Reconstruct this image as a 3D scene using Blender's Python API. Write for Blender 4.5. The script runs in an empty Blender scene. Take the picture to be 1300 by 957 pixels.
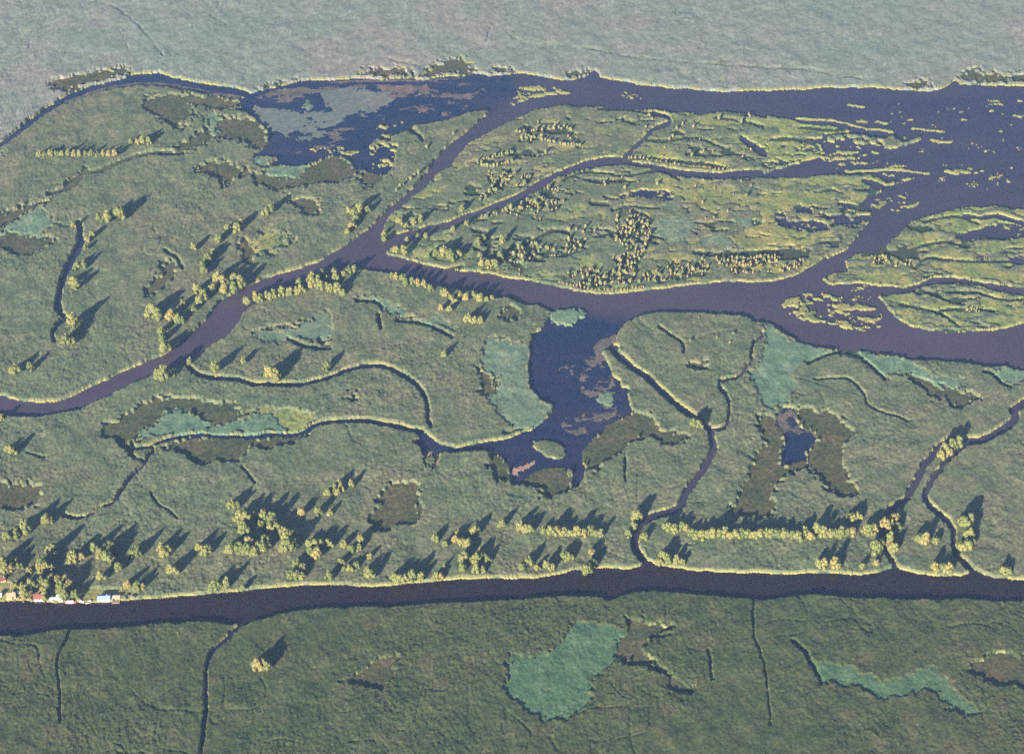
import bpy, bmesh, math, random
import numpy as np
from mathutils import Vector, Matrix

# ------------------------------------------------------------------ camera, sky, sun, exposure
SC = bpy.context.scene
COL = SC.collection
IMG_W, IMG_H = 1300.0, 957.0
FPX = 2238.0                       # focal length in photo pixels
HOR = -1400.0                      # image row of the horizon (far above the frame)
CX, CY = IMG_W / 2, IMG_H / 2
PITCH = math.atan((CY - HOR) / FPX)
ALT = 1043.0                       # flying height in metres
SUN_EL, SUN_AZ = 17.5, 28.0        # light travels towards +Y turned SUN_AZ to the right

cam_d = bpy.data.cameras.new('camera')
cam = bpy.data.objects.new('camera', cam_d)
COL.objects.link(cam)
cam.location = (0, 0, ALT)
cam.rotation_euler = (math.pi / 2 - PITCH, 0, 0)
cam_d.sensor_fit = 'HORIZONTAL'
cam_d.sensor_width = 36.0
cam_d.lens = FPX / IMG_W * 36.0
cam_d.clip_start = 1.0
cam_d.clip_end = 200000.0
SC.camera = cam

world = bpy.data.worlds.new('World')
SC.world = world
world.use_nodes = True
wn = world.node_tree
wn.nodes.clear()
wo = wn.nodes.new('ShaderNodeOutputWorld')
wb = wn.nodes.new('ShaderNodeBackground')
ws = wn.nodes.new('ShaderNodeTexSky')
ws.sky_type = 'NISHITA'
ws.sun_disc = False
ws.sun_elevation = math.radians(SUN_EL)
ws.sun_rotation = math.radians(180 + SUN_AZ)
ws.altitude = 0
ws.air_density = 1.0
ws.dust_density = 0.3
ws.ozone_density = 4.0
wb.inputs['Strength'].default_value = 0.05
wn.links.new(ws.outputs[0], wb.inputs[0])
wn.links.new(wb.outputs[0], wo.inputs[0])

sun_d = bpy.data.lights.new('sun', 'SUN')
sun_d.energy = 5.0
sun_d.angle = math.radians(0.5)
sun_d.color = (1.0, 0.89, 0.71)
sun = bpy.data.objects.new('sun', sun_d)
COL.objects.link(sun)
_el, _az = math.radians(SUN_EL), math.radians(SUN_AZ)
SUN_DIR = Vector((math.sin(_az) * math.cos(_el), math.cos(_az) * math.cos(_el), -math.sin(_el)))
sun.rotation_euler = SUN_DIR.to_track_quat('-Z', 'Y').to_euler()
sun.location = (-400, 200, 1500)

SC.view_settings.view_transform = 'Standard'
SC.view_settings.look = 'None'
SC.view_settings.gamma = 1.0
SC.view_settings.use_curve_mapping = False
SC.view_settings.exposure = 1.9
SC.cycles.use_denoising = False
SC.cycles.use_adaptive_sampling = False
SC.cycles.max_bounces = 4
SC.cycles.diffuse_bounces = 1
SC.cycles.volume_bounces = 0

HAZE_DENSITY = 0.43e-4
HAZE_COLOR = (0.36, 0.56, 1.0)

DEBUG = False
random.seed(7)
RNG = np.random.default_rng(11)
CP, SP = math.cos(PITCH), math.sin(PITCH)


# ------------------------------------------------------------------ pixels to ground
def ground(u, v, z=0.0):
    """photo pixel -> point where that line of sight meets the level z (arrays welcome)"""
    a = (np.asarray(u, float) - CX)
    b = -(np.asarray(v, float) - CY)
    dx, dy, dz = a, FPX * CP + b * SP, -FPX * SP + b * CP
    t = (ALT - z) / -dz
    return dx * t, dy * t


def gpt(u, v, z=0.0):
    x, y = ground(u, v, z)
    return Vector((float(x), float(y), z))


def mpp(v):
    """metres across per photo pixel at that image row, on the ground"""
    return ALT / CP / (v - HOR)


TX, TY, TS = (0, 320, 640, 970), (0, 220, 440, 640), 1300.0 / 330.0


def T(c, r, pts):
    """points read off an enlarged tile of the photograph -> photo pixels"""
    return [(TX[c] + p[0] / TS, TY[r] + p[1] / TS) for p in pts]


# ------------------------------------------------------------------ noise on arrays
def _hash(ix, iy, seed):
    h = (ix.astype(np.int64) * 374761393 + iy.astype(np.int64) * 668265263 + seed * 2147483647) & 0xFFFFFFFF
    h = ((h ^ (h >> 13)) * 1274126177) & 0xFFFFFFFF
    h = ((h ^ (h >> 16)) * 2246822519) & 0xFFFFFFFF
    return ((h ^ (h >> 15)) & 0xFFFFFF) / float(0xFFFFFF) * 2 - 1


def vnoise(x, y, seed=0):
    ix, iy = np.floor(x), np.floor(y)
    fx, fy = x - ix, y - iy
    fx, fy = fx * fx * (3 - 2 * fx), fy * fy * (3 - 2 * fy)
    a, b = _hash(ix, iy, seed), _hash(ix + 1, iy, seed)
    c, d = _hash(ix, iy + 1, seed), _hash(ix + 1, iy + 1, seed)
    return (a * (1 - fx) + b * fx) * (1 - fy) + (c * (1 - fx) + d * fx) * fy


def fbm(x, y, seed=0, octaves=3, gain=0.55):
    s, a, n = 0.0, 1.0, 0.0
    for k in range(octaves):
        s = s + a * vnoise(x * 2 ** k + 17.3 * k, y * 2 ** k - 9.1 * k, seed + k)
        n += a
        a *= gain
    return s / n


# ------------------------------------------------------------------ the map grid
STEP = 1.25
U0, U1, V0, V1 = -150.0, 1450.0, -100.0, 1057.0
NU, NV = int((U1 - U0) / STEP) + 1, int((V1 - V0) / STEP) + 1
uu, vv = np.meshgrid(U0 + STEP * np.arange(NU), V0 + STEP * np.arange(NV))
_j = RNG.uniform(-0.36, 0.36, (2, NV, NU)) * STEP     # no two tufts stand on a regular grid
_j[:, [0, -1], :] = 0
_j[:, :, [0, -1]] = 0
uu, vv = uu + _j[0], vv + _j[1]
GX, GY = ground(uu, vv)                       # ground position of every grid vertex
WU = uu + 3.0 * fbm(GX / 7, GY / 7, 3, 3) + 4.2 * fbm(GX / 30, GY / 30, 5)
WV = vv + 2.2 * fbm(GX / 7, GY / 7, 13, 3) + 3.0 * fbm(GX / 30, GY / 30, 15)

FRU, FRV = 4.5 * fbm(GX / 4.5, GY / 5.5, 23, 2, 0.8), 3.2 * fbm(GX / 4.5, GY / 5.5, 27, 2, 0.8)
WATER, REED, TEAL, SEDGE, LOWG, FLOAT, MAT, DITCH, BANK = range(9)
cls = np.full((NV, NU), REED, np.int8)
pid = np.zeros((NV, NU), np.int16)            # which patch a vertex belongs to
clear = np.zeros((NV, NU), np.float32)        # how free of silt the water is; far water also bluer for haze
patch_info = {0: None}


def box_of(pts, m=8):
    xs, ys = [p[0] for p in pts], [p[1] for p in pts]
    i0 = max(0, int((min(ys) - m - V0) / STEP)); i1 = min(NV, int((max(ys) + m - V0) / STEP) + 2)
    j0 = max(0, int((min(xs) - m - U0) / STEP)); j1 = min(NU, int((max(xs) + m - U0) / STEP) + 2)
    return slice(i0, i1), slice(j0, j1)


def inside(pts, sl, warp=1.0, fringe=0.0):
    x, y = uu[sl] + warp * (WU[sl] - uu[sl]), vv[sl] + warp * (WV[sl] - vv[sl])
    if fringe:
        x, y = x + fringe * FRU[sl], y + fringe * FRV[sl]
    res = np.zeros(x.shape, bool)
    n = len(pts)
    for k in range(n):
        x1, y1 = pts[k]
        x2, y2 = pts[(k + 1) % n]
        if y1 == y2:
            continue
        if y2 < y1:
            x1, y1, x2, y2 = x2, y2, x1, y1
        m = (y >= y1) & (y < y2)
        res ^= m & (x < x1 + (y - y1) * (x2 - x1) / (y2 - y1))
    return res


def near(pts, w0, w1, sl):
    """vertices within the half width of a polyline"""
    x, y = WU[sl] * 0.6 + uu[sl] * 0.4, WV[sl] * 0.6 + vv[sl] * 0.4
    res = np.zeros(x.shape, bool)
    n = len(pts) - 1
    for k in range(n):
        (x1, y1), (x2, y2) = pts[k], pts[k + 1]
        dx, dy = x2 - x1, y2 - y1
        L = dx * dx + dy * dy + 1e-9
        t = np.clip(((x - x1) * dx + (y - y1) * dy) / L, 0, 1)
        w = w0 + (w1 - w0) * ((k + t) / n)
        res |= (x - x1 - t * dx) ** 2 + (y - y1 - t * dy) ** 2 < (w / 2) ** 2
    return res


def smooth(pts, closed=False, sub=3):
    n, out = len(pts), []
    rng = range(n if closed else n - 1)
    for i in rng:
        if closed:
            p = [pts[(i + k) % n] for k in (-1, 0, 1, 2)]
        else:
            p = [pts[max(0, min(n - 1, i + k))] for k in (-1, 0, 1, 2)]
        for s in range(sub):
            t = s / sub
            out.append(tuple(0.5 * (2 * p[1][a] + (p[2][a] - p[0][a]) * t + (2 * p[0][a] - 5 * p[1][a] + 4 * p[2][a] - p[3][a]) * t * t
                                    + (3 * p[1][a] - p[0][a] - 3 * p[2][a] + p[3][a]) * t ** 3) for a in (0, 1)))
    if not closed:
        out.append(pts[-1])
    return out


def put(m, sl, c, label=None, only=None, cl=None):
    if only is not None:
        m = m & np.isin(cls[sl], only)
    k = 0
    if label:
        k = len(patch_info)
        patch_info[k] = (c, label)
    cls[sl][m] = c
    pid[sl][m] = k
    if cl is not None:
        clear[sl][m] = cl


def poly(c, pts, label=None, only=None, cl=None, sm=True):
    if sm:
        pts = smooth(pts, True, 2)
    sl = box_of(pts)
    put(inside(pts, sl, 1.0 if sm else 0.55, {TEAL: 1.9, SEDGE: 2.0, LOWG: 1.2, MAT: 1.0, FLOAT: 1.2}.get(c, 0.0)), sl, c, label, only, cl)


def path(c, pts, w0, w1=None, label=None, only=None, cl=None):
    pts = smooth(pts, False, 3)
    sl = box_of(pts, 20)
    put(near(pts, w0, w0 if w1 is None else w1, sl), sl, c, label, only, cl)


def speckle(c, pts, thr, su, sv, seed, label=None, only=None, cl=None):
    """broken cover inside an outline: islets, floating leaves"""
    sl = box_of(pts)
    m = inside(smooth(pts, True, 2), sl)
    n = fbm(GX[sl] / su, GY[sl] / sv, seed, 4, 0.72)
    put(m & (n > thr), sl, c, label, only, cl)


# ------------------------------------------------------------------ waters and islands, traced
north_bank = (T(1, 0, [(1200, 378)]) + T(2, 0, [(40, 372), (110, 370), (180, 380), (250, 398), (340, 398), (420, 380), (450, 352), (470, 355), (480, 385),
              (560, 402), (700, 422), (850, 440), (1000, 452), (1100, 455)]) +
              T(3, 0, [(0, 450), (200, 448), (330, 435), (480, 438), (560, 435), (660, 445), (820, 455), (900, 440), (960, 405), (990, 425), (1080, 425), (1300, 430)]) + [(1470, 106)])
south_bank = ([(1470, 482)] + T(3, 2, [(1300, 125), (1200, 100), (1130, 105), (1060, 85), (960, 75), (860, 65), (760, 70)]) +
              T(3, 1, [(680, 915), (560, 900), (420, 880), (300, 870), (200, 850), (110, 800), (50, 765), (0, 745)]) +
              T(2, 1, [(1240, 740), (1210, 712), (1100, 700), (1000, 695), (900, 690), (800, 690), (720, 697), (660, 722), (600, 750), (410, 690), (250, 690),
                       (180, 655), (100, 645), (0, 615)]) +
              T(1, 1, [(1240, 620), (1180, 600), (1100, 590), (1000, 575), (920, 560), (830, 535), (740, 510), (640, 490), (560, 480), (480, 490), (370, 490),
                       (280, 520), (170, 570), (80, 605), (0, 655)]) +
              T(0, 1, [(1260, 660), (1215, 690), (1190, 750), (1150, 800), (1090, 840), (1040, 870)]) +
              T(0, 2, [(960, 60), (930, 90), (860, 110), (760, 140), (640, 190), (560, 230), (470, 280), (400, 310), (300, 325), (180, 345), (60, 345), (0, 335)]) + [(-160, 515)])
left_north = ([(-160, 482)] + T(0, 2, [(0, 240), (60, 258), (120, 268), (200, 275), (290, 270), (380, 240), (440, 205), (520, 170), (590, 135), (660, 105), (740, 75), (820, 40)]) +
              T(0, 1, [(840, 895), (900, 840), (960, 790), (1040, 720), (1090, 640), (1150, 610), (1220, 570), (1300, 535)]) +
              T(1, 1, [(60, 525), (150, 500), (260, 465), (350, 435), (370, 415), (430, 385), (480, 355), (540, 315), (600, 265), (660, 200), (720, 145), (800, 80), (870, 0)]) +
              T(1, 0, [(880, 870), (910, 810), (960, 750), (1020, 700), (1100, 640), (1180, 572)]))
poly(WATER, north_bank + south_bank + left_north, sm=False)

isl_north = (T(1, 1, [(655, 330), (655, 300), (670, 250), (700, 205), (740, 165), (790, 130), (850, 90), (925, 0)]) +
             T(1, 0, [(980, 840), (1050, 760), (1100, 710), (1220, 640), (1300, 600)]) +
             T(2, 0, [(60, 585), (150, 555), (300, 530), (400, 535), (480, 530), (560, 540), (640, 545), (720, 550), (800, 560), (900, 565), (980, 572), (1080, 560), (1200, 570)]) +
             T(3, 0, [(0, 575), (100, 590), (180, 612), (420, 648), (430, 660), (300, 672), (280, 720), (300, 770), (230, 800), (0, 850)]) +
             T(2, 0, [(1200, 850), (1060, 862), (900, 850), (800, 835), (680, 815), (600, 800), (580, 785), (520, 785), (420, 800), (300, 845), (200, 890), (110, 945)]) +
             T(1, 1, [(1300, 115), (1140, 180), (1000, 230), (860, 270), (740, 300), (700, 312)]))
isl_mid = (T(1, 1, [(668, 400), (690, 375), (780, 340), (900, 300), (1050, 240), (1140, 200), (1300, 150)]) +
           T(2, 0, [(190, 945), (260, 895), (350, 860), (480, 830), (600, 820), (700, 840), (800, 860), (900, 885), (1100, 895), (1300, 890)]) +
           T(3, 0, [(230, 885), (380, 868), (480, 880), (560, 885), (620, 920)]) +
           T(3, 1, [(700, 45), (620, 65), (540, 60), (610, 90), (520, 110), (470, 150), (530, 200), (540, 240)]) +
           [(1100, 284), (1088, 302), (1074, 318), (1050, 328)] +
           T(3, 1, [(310, 410), (250, 460), (200, 490), (100, 525), (0, 540)]) +
           T(2, 1, [(1100, 545), (950, 555), (800, 570), (650, 592), (560, 600), (450, 598), (350, 585), (270, 565), (150, 540), (0, 520)]) +
           T(1, 1, [(1200, 505), (1050, 490), (900, 465), (800, 440), (710, 412)]))
isl_east = ([(1075, 330), (1089, 321), (1117, 316), (1138, 300), (1151, 284)] + T(3, 1, [(820, 220), (900, 185), (1000, 175), (1160, 155), (1300, 175)]) + [(1470, 272), (1470, 385)] +
            T(3, 1, [(1300, 578), (1200, 562), (1100, 547), (1000, 527), (900, 522), (830, 527), (780, 552), (700, 572), (560, 562), (480, 547), (330, 557), (290, 535), (350, 505),
                     (420, 495), (410, 440)]))
isl_south = (T(3, 1, [(570, 620), (640, 610), (680, 600), (750, 580), (800, 560), (870, 550), (1000, 555), (1080, 565), (1180, 590), (1300, 620)]) + [(1470, 390), (1470, 408)] +
             T(3, 1, [(1300, 745), (1220, 770), (1150, 785), (1050, 790), (940, 800), (850, 790), (740, 765), (660, 720), (620, 680), (605, 650)]))
ISLANDS = (isl_north, isl_mid, isl_east, isl_south)
for p in ISLANDS:
    poly(REED, p, sm=False)

# mixed cover on the islands: long low meadows and swales between the reeds
for k, p in enumerate(ISLANDS):
    sl = box_of(p)
    ins = inside(p, sl) & (cls[sl] == REED)
    n = fbm(GX[sl] / 46 + 0.3 * GY[sl] / 46, GY[sl] / 17, 31 + k, 4, 0.62)
    edge = fbm(GX[sl] / 9, GY[sl] / 7, 77 + k, 2)
    east = np.clip((uu[sl] - 820) / 260.0, 0, 1)
    put(ins & (n + 0.3 * edge > 0.17 - 0.25 * east), sl, LOWG, 'pale yellow-green low meadow among the island reeds', only=[REED])
    put(ins & (n + 0.25 * edge < -0.40 + 0.06 * east), sl, DITCH, 'dark damp swales winding between the island reeds', only=[REED])

# shoals and islets of the wide right water
IS = 'yellow-green reed islets scattered in the wide river'
path(REED, T(3, 0, [(160, 590), (280, 600), (400, 617), (520, 640), (640, 660)]), 3.2, 2.2)
path(REED, T(3, 0, [(740, 645), (820, 652), (900, 660)]), 2.5, 2)
path(REED, T(3, 0, [(410, 848), (480, 855), (640, 850), (830, 865)]), 4, 2.2)
path(REED, T(3, 0, [(560, 610), (610, 620)]), 2.5)
path(REED, T(3, 0, [(420, 525), (460, 528), (500, 532)]), 2.5)
path(REED, T(3, 0, [(840, 702), (900, 712), (940, 710)]), 3, 2)
path(REED, T(3, 0, [(470, 602), (515, 606)]), 2.5)
poly(REED, T(3, 0, [(600, 690), (640, 680), (690, 715), (660, 745), (600, 745)]))
path(REED, T(3, 0, [(700, 722), (740, 705), (780, 698)]), 4)
speckle(REED, T(3, 0, [(280, 680), (440, 675), (560, 690), (610, 720), (560, 790), (400, 795), (200, 810), (0, 862), (0, 770), (200, 770)]), 0.0, 13, 9, 201, only=[WATER])
speckle(REED, T(3, 0, [(870, 820), (1000, 825), (1100, 868), (960, 872)]), 0.0, 12, 8, 203, only=[WATER])
speckle(REED, T(3, 0, [(380, 800), (700, 830), (760, 880), (720, 930), (600, 900), (400, 880)]), 0.22, 14, 8, 204, only=[WATER])
speckle(REED, T(3, 0, [(640, 520), (1300, 500), (1300, 900), (900, 920), (700, 760)]), 0.44, 12, 8, 205, only=[WATER])
speckle(REED, T(3, 1, [(540, 60), (700, 90), (780, 140), (700, 190), (560, 190), (500, 160)]), 0.15, 12, 9, 206, only=[WATER])
speckle(REED, T(3, 1, [(110, 620), (300, 595), (480, 640), (590, 710), (560, 745), (640, 800), (500, 790), (350, 755), (250, 740), (130, 705)]), 0.06, 15, 10, 207, only=[WATER])
speckle(REED, T(3, 1, [(500, 560), (600, 570), (560, 620), (420, 640), (330, 600)]), 0.3, 14, 9, 208, only=[WATER])
speckle(REED, T(2, 0, [(0, 520), (20, 490), (90, 440), (220, 430), (330, 450), (300, 470), (150, 490), (60, 525)]), 0.02, 11, 8, 209, only=[WATER])
speckle(REED, T(2, 0, [(330, 430), (560, 450), (800, 480), (790, 500), (600, 495), (400, 470)]), 0.42, 11, 8, 210, only=[WATER])
# water pockets inside the east island and the broken end of the middle island
poly(WATER, T(3, 1, [(950, 312), (1000, 300), (1090, 270), (1170, 242), (1300, 278), (1300, 322), (1200, 330), (1100, 322), (1000, 328)]), only=[REED, LOWG, DITCH], cl=0.4)
path(REED, T(3, 1, [(985, 185), (1080, 197), (1180, 192), (1300, 240)]), 3.5, 3)
path(WATER, T(3, 1, [(1000, 212), (1090, 218), (1170, 215), (1300, 258)]), 4, 7, cl=0.4)
speckle(REED, T(3, 1, [(1130, 240), (1300, 268), (1300, 325), (1150, 325)]), 0.2, 12, 8, 212, only=[WATER])
poly(WATER, T(3, 1, [(1050, 405), (1180, 385), (1300, 380), (1300, 452), (1190, 435), (1100, 420)]), cl=0.4)
speckle(LOWG, T(3, 1, [(1050, 400), (1300, 375), (1300, 455), (1150, 440)]), 0.0, 18, 9, 213, only=[WATER])
speckle(WATER, T(3, 1, [(150, 190), (330, 150), (480, 150), (560, 240), (330, 260), (230, 300), (60, 260), (60, 210)]), 0.05, 16, 11, 214, only=[REED, LOWG, DITCH], cl=0.5)
speckle(WATER, T(3, 0, [(0, 700), (330, 700), (330, 790), (100, 820), (0, 830)]), 0.12, 13, 8, 215, only=[REED, LOWG, DITCH])
path(WATER, T(3, 1, [(500, 40), (560, 60), (600, 85)]), 7, 9)
speckle(WATER, T(2, 1, [(700, 80), (850, 90), (840, 130), (700, 120), (560, 120)]), -0.2, 20, 8, 216, only=[REED, LOWG], cl=0.6)
# swales drawn on the east and south islands
for q in ([(800, 250), (950, 215), (1080, 250)], [(720, 390), (840, 350), (950, 340)], [(760, 480), (820, 425), (1000, 440), (1190, 440), (1300, 450)],
          [(500, 405), (600, 400), (700, 440), (760, 480)], [(690, 660), (780, 680), (870, 700), (980, 760)], [(880, 690), (1000, 685), (1150, 690)],
          [(920, 600), (1060, 600), (1180, 630), (1300, 630)], [(800, 590), (900, 640), (1000, 660)]):
    path(DITCH, T(3, 1, q), 5, 4, only=[REED, LOWG])
# far creek on the north island
path(WATER, T(2, 0, [(600, 790), (650, 740), (710, 690), (740, 650), (820, 620), (832, 600), (800, 575), (730, 572)]), 6, 4.5)
path(DITCH, T(2, 0, [(480, 545), (600, 550), (720, 572)]), 4, 4)
path(DITCH, T(2, 0, [(700, 700), (800, 705), (960, 690), (1130, 760)]), 5, 4)
path(DITCH, T(2, 0, [(600, 800), (760, 795), (1000, 820), (1100, 845)]), 4, 6)
path(DITCH, T(2, 0, [(1060, 590), (1200, 610), (1300, 640)]), 5, 5)
path(WATER, T(2, 0, [(1180, 690), (1240, 730), (1300, 770)]), 6, 8)
path(DITCH, T(3, 0, [(60, 700), (160, 700), (250, 720), (265, 745)]), 6, 4)
path(DITCH, T(3, 0, [(180, 640), (300, 650), (400, 650)]), 5, 4)
# middle island swales, and a cast shadow drawn like one
path(DITCH, T(2, 1, [(540, 190), (620, 175), (780, 178)]), 4, 4)
path(DITCH, T(2, 1, [(960, 400), (1080, 408), (1180, 405), (1300, 395)]), 7, 8)  # shadow of the tall scrub strip, drawn as a dark sunken band
path(DITCH, T(3, 1, [(0, 390), (60, 400), (140, 395), (210, 410)]), 8, 10)  # eastern part of the same drawn shadow
path(DITCH, T(2, 1, [(0, 390), (120, 350), (240, 290), (320, 300)]), 5, 7)
path(DITCH, T(2, 1, [(440, 150), (520, 160)]), 6)
path(DITCH, T(2, 0, [(300, 900), (420, 860), (600, 880), (760, 860), (880, 900)]), 5, 4)
MEAD = 'bright yellow-green meadow on the eastern end of the middle island'
poly(LOWG, T(2, 1, [(1130, 345), (1200, 300), (1330, 250), (1330, 395), (1200, 392)]) , MEAD, only=[REED, LOWG])
poly(LOWG, T(3, 1, [(0, 100), (180, 92), (360, 102), (300, 150), (60, 200), (40, 260), (160, 300), (250, 330), (250, 370), (100, 375), (0, 370)]), MEAD, only=[REED, LOWG])
path(LOWG, T(2, 1, [(760, 70), (880, 110), (980, 160), (1100, 215)]), 8, 10, MEAD, only=[REED, LOWG])

# upper left creek, the upper lake
path_up = T(0, 0, [(0, 715), (90, 650), (175, 585), (240, 535), (295, 500), (350, 470), (410, 450), (460, 432), (560, 412), (630, 395), (650, 378), (790, 368), (850, 385),
                   (960, 412), (1060, 425), (1180, 440), (1240, 460)])
path_lo = T(0, 0, [(1290, 492), (1210, 487), (1120, 468), (1000, 453), (880, 435), (800, 422), (700, 424), (600, 436), (480, 460), (400, 485), (300, 525), (240, 566), (180, 615), (100, 678), (0, 748)])
poly(WATER, [(-160, 255)] + path_up + path_lo + [(-160, 262)], cl=1.0, sm=False)
path(WATER, [(-160, 258), (-60, 212)] + T(0, 0, [(0, 730), (95, 664), (178, 600), (240, 550), (300, 512), (420, 462)]), 6.5, 5.5, cl=1.0)
lake_up = (T(1, 0, [(0, 465), (150, 430), (240, 402), (380, 400), (520, 395), (620, 400), (740, 392), (860, 398), (960, 382), (1060, 378), (1140, 365), (1200, 378), (1300, 372),
                    (1330, 480), (1240, 530), (1190, 560), (1170, 553), (1080, 565), (980, 600), (880, 620), (800, 632), (760, 660), (700, 680), (730, 740), (715, 800), (700, 840), (690, 880),
                    (600, 862), (545, 850), (520, 850), (490, 810), (450, 780), (400, 770), (350, 790), (280, 820), (220, 835), (150, 820), (70, 835), (130, 790), (60, 780), (0, 795), (40, 758), (75, 720),
                    (82, 660), (50, 620), (0, 580)]) + T(0, 0, [(1230, 560), (1180, 552), (1212, 530), (1205, 500), (1240, 480)]))
poly(WATER, lake_up, cl=1.0, sm=False)
FLO = 'pinkish brown floating leaves spread across the upper lake'
poly(MAT, T(1, 0, [(0, 520), (120, 540), (330, 560), (370, 520), (330, 470), (420, 440), (560, 455), (680, 470), (720, 500), (650, 545), (600, 570), (500, 585), (400, 640), (340, 690), (250, 710),
                   (150, 680), (80, 640), (20, 580)]), 'smooth grey-green mat of floating plants on the upper lake')
speckle(WATER, T(1, 0, [(130, 500), (350, 490), (400, 560), (300, 600), (230, 560)]), 0.35, 26, 14, 220, only=[MAT], cl=1)
speckle(WATER, T(1, 0, [(230, 620), (420, 600), (640, 520), (760, 500), (700, 580), (420, 700), (200, 720)]), 0.15, 22, 12, 221, only=[MAT], cl=1)
poly(TEAL, T(1, 0, [(255, 525), (290, 515), (320, 530), (270, 545)]), 'small pale teal islet on the floating mat')
speckle(FLOAT, T(1, 0, [(20, 490), (180, 440), (400, 425), (700, 425), (1000, 410), (1160, 430), (1180, 480), (1000, 500), (850, 480), (700, 500), (560, 450), (330, 470), (160, 520)]), 0.0, 34, 14, 222, FLO, [WATER, MAT])
speckle(FLOAT, T(1, 0, [(540, 590), (700, 560), (860, 520), (1100, 500), (1000, 580), (760, 610), (560, 620)]), 0.12, 24, 12, 223, FLO, [WATER])
speckle(FLOAT, T(1, 0, [(90, 690), (260, 710), (420, 640), (560, 640), (480, 720), (200, 760)]), 0.1, 24, 12, 224, FLO, [WATER])
path(FLOAT, T(1, 0, [(400, 412), (620, 408), (760, 402), (860, 405), (1060, 388)]), 4, 2.5, FLO, [WATER])
path(FLOAT, T(0, 0, [(330, 515), (480, 462), (640, 432), (820, 428), (1000, 458), (1200, 492)]), 5, 6, FLO, [REED, WATER])
speckle(REED, T(1, 0, [(290, 740), (440, 725), (530, 740), (500, 770), (310, 755)]), 0.05, 12, 8, 225, only=[WATER])
speckle(REED, T(1, 0, [(600, 690), (720, 680), (730, 870), (630, 870), (590, 780)]), 0.0, 14, 10, 226, only=[WATER])
speckle(REED, T(1, 0, [(500, 640), (760, 590), (760, 640), (640, 680), (500, 670)]), 0.3, 12, 9, 227, only=[WATER])
path(DITCH, T(1, 0, [(790, 650), (830, 680), (855, 715)]), 6, 3)

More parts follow.
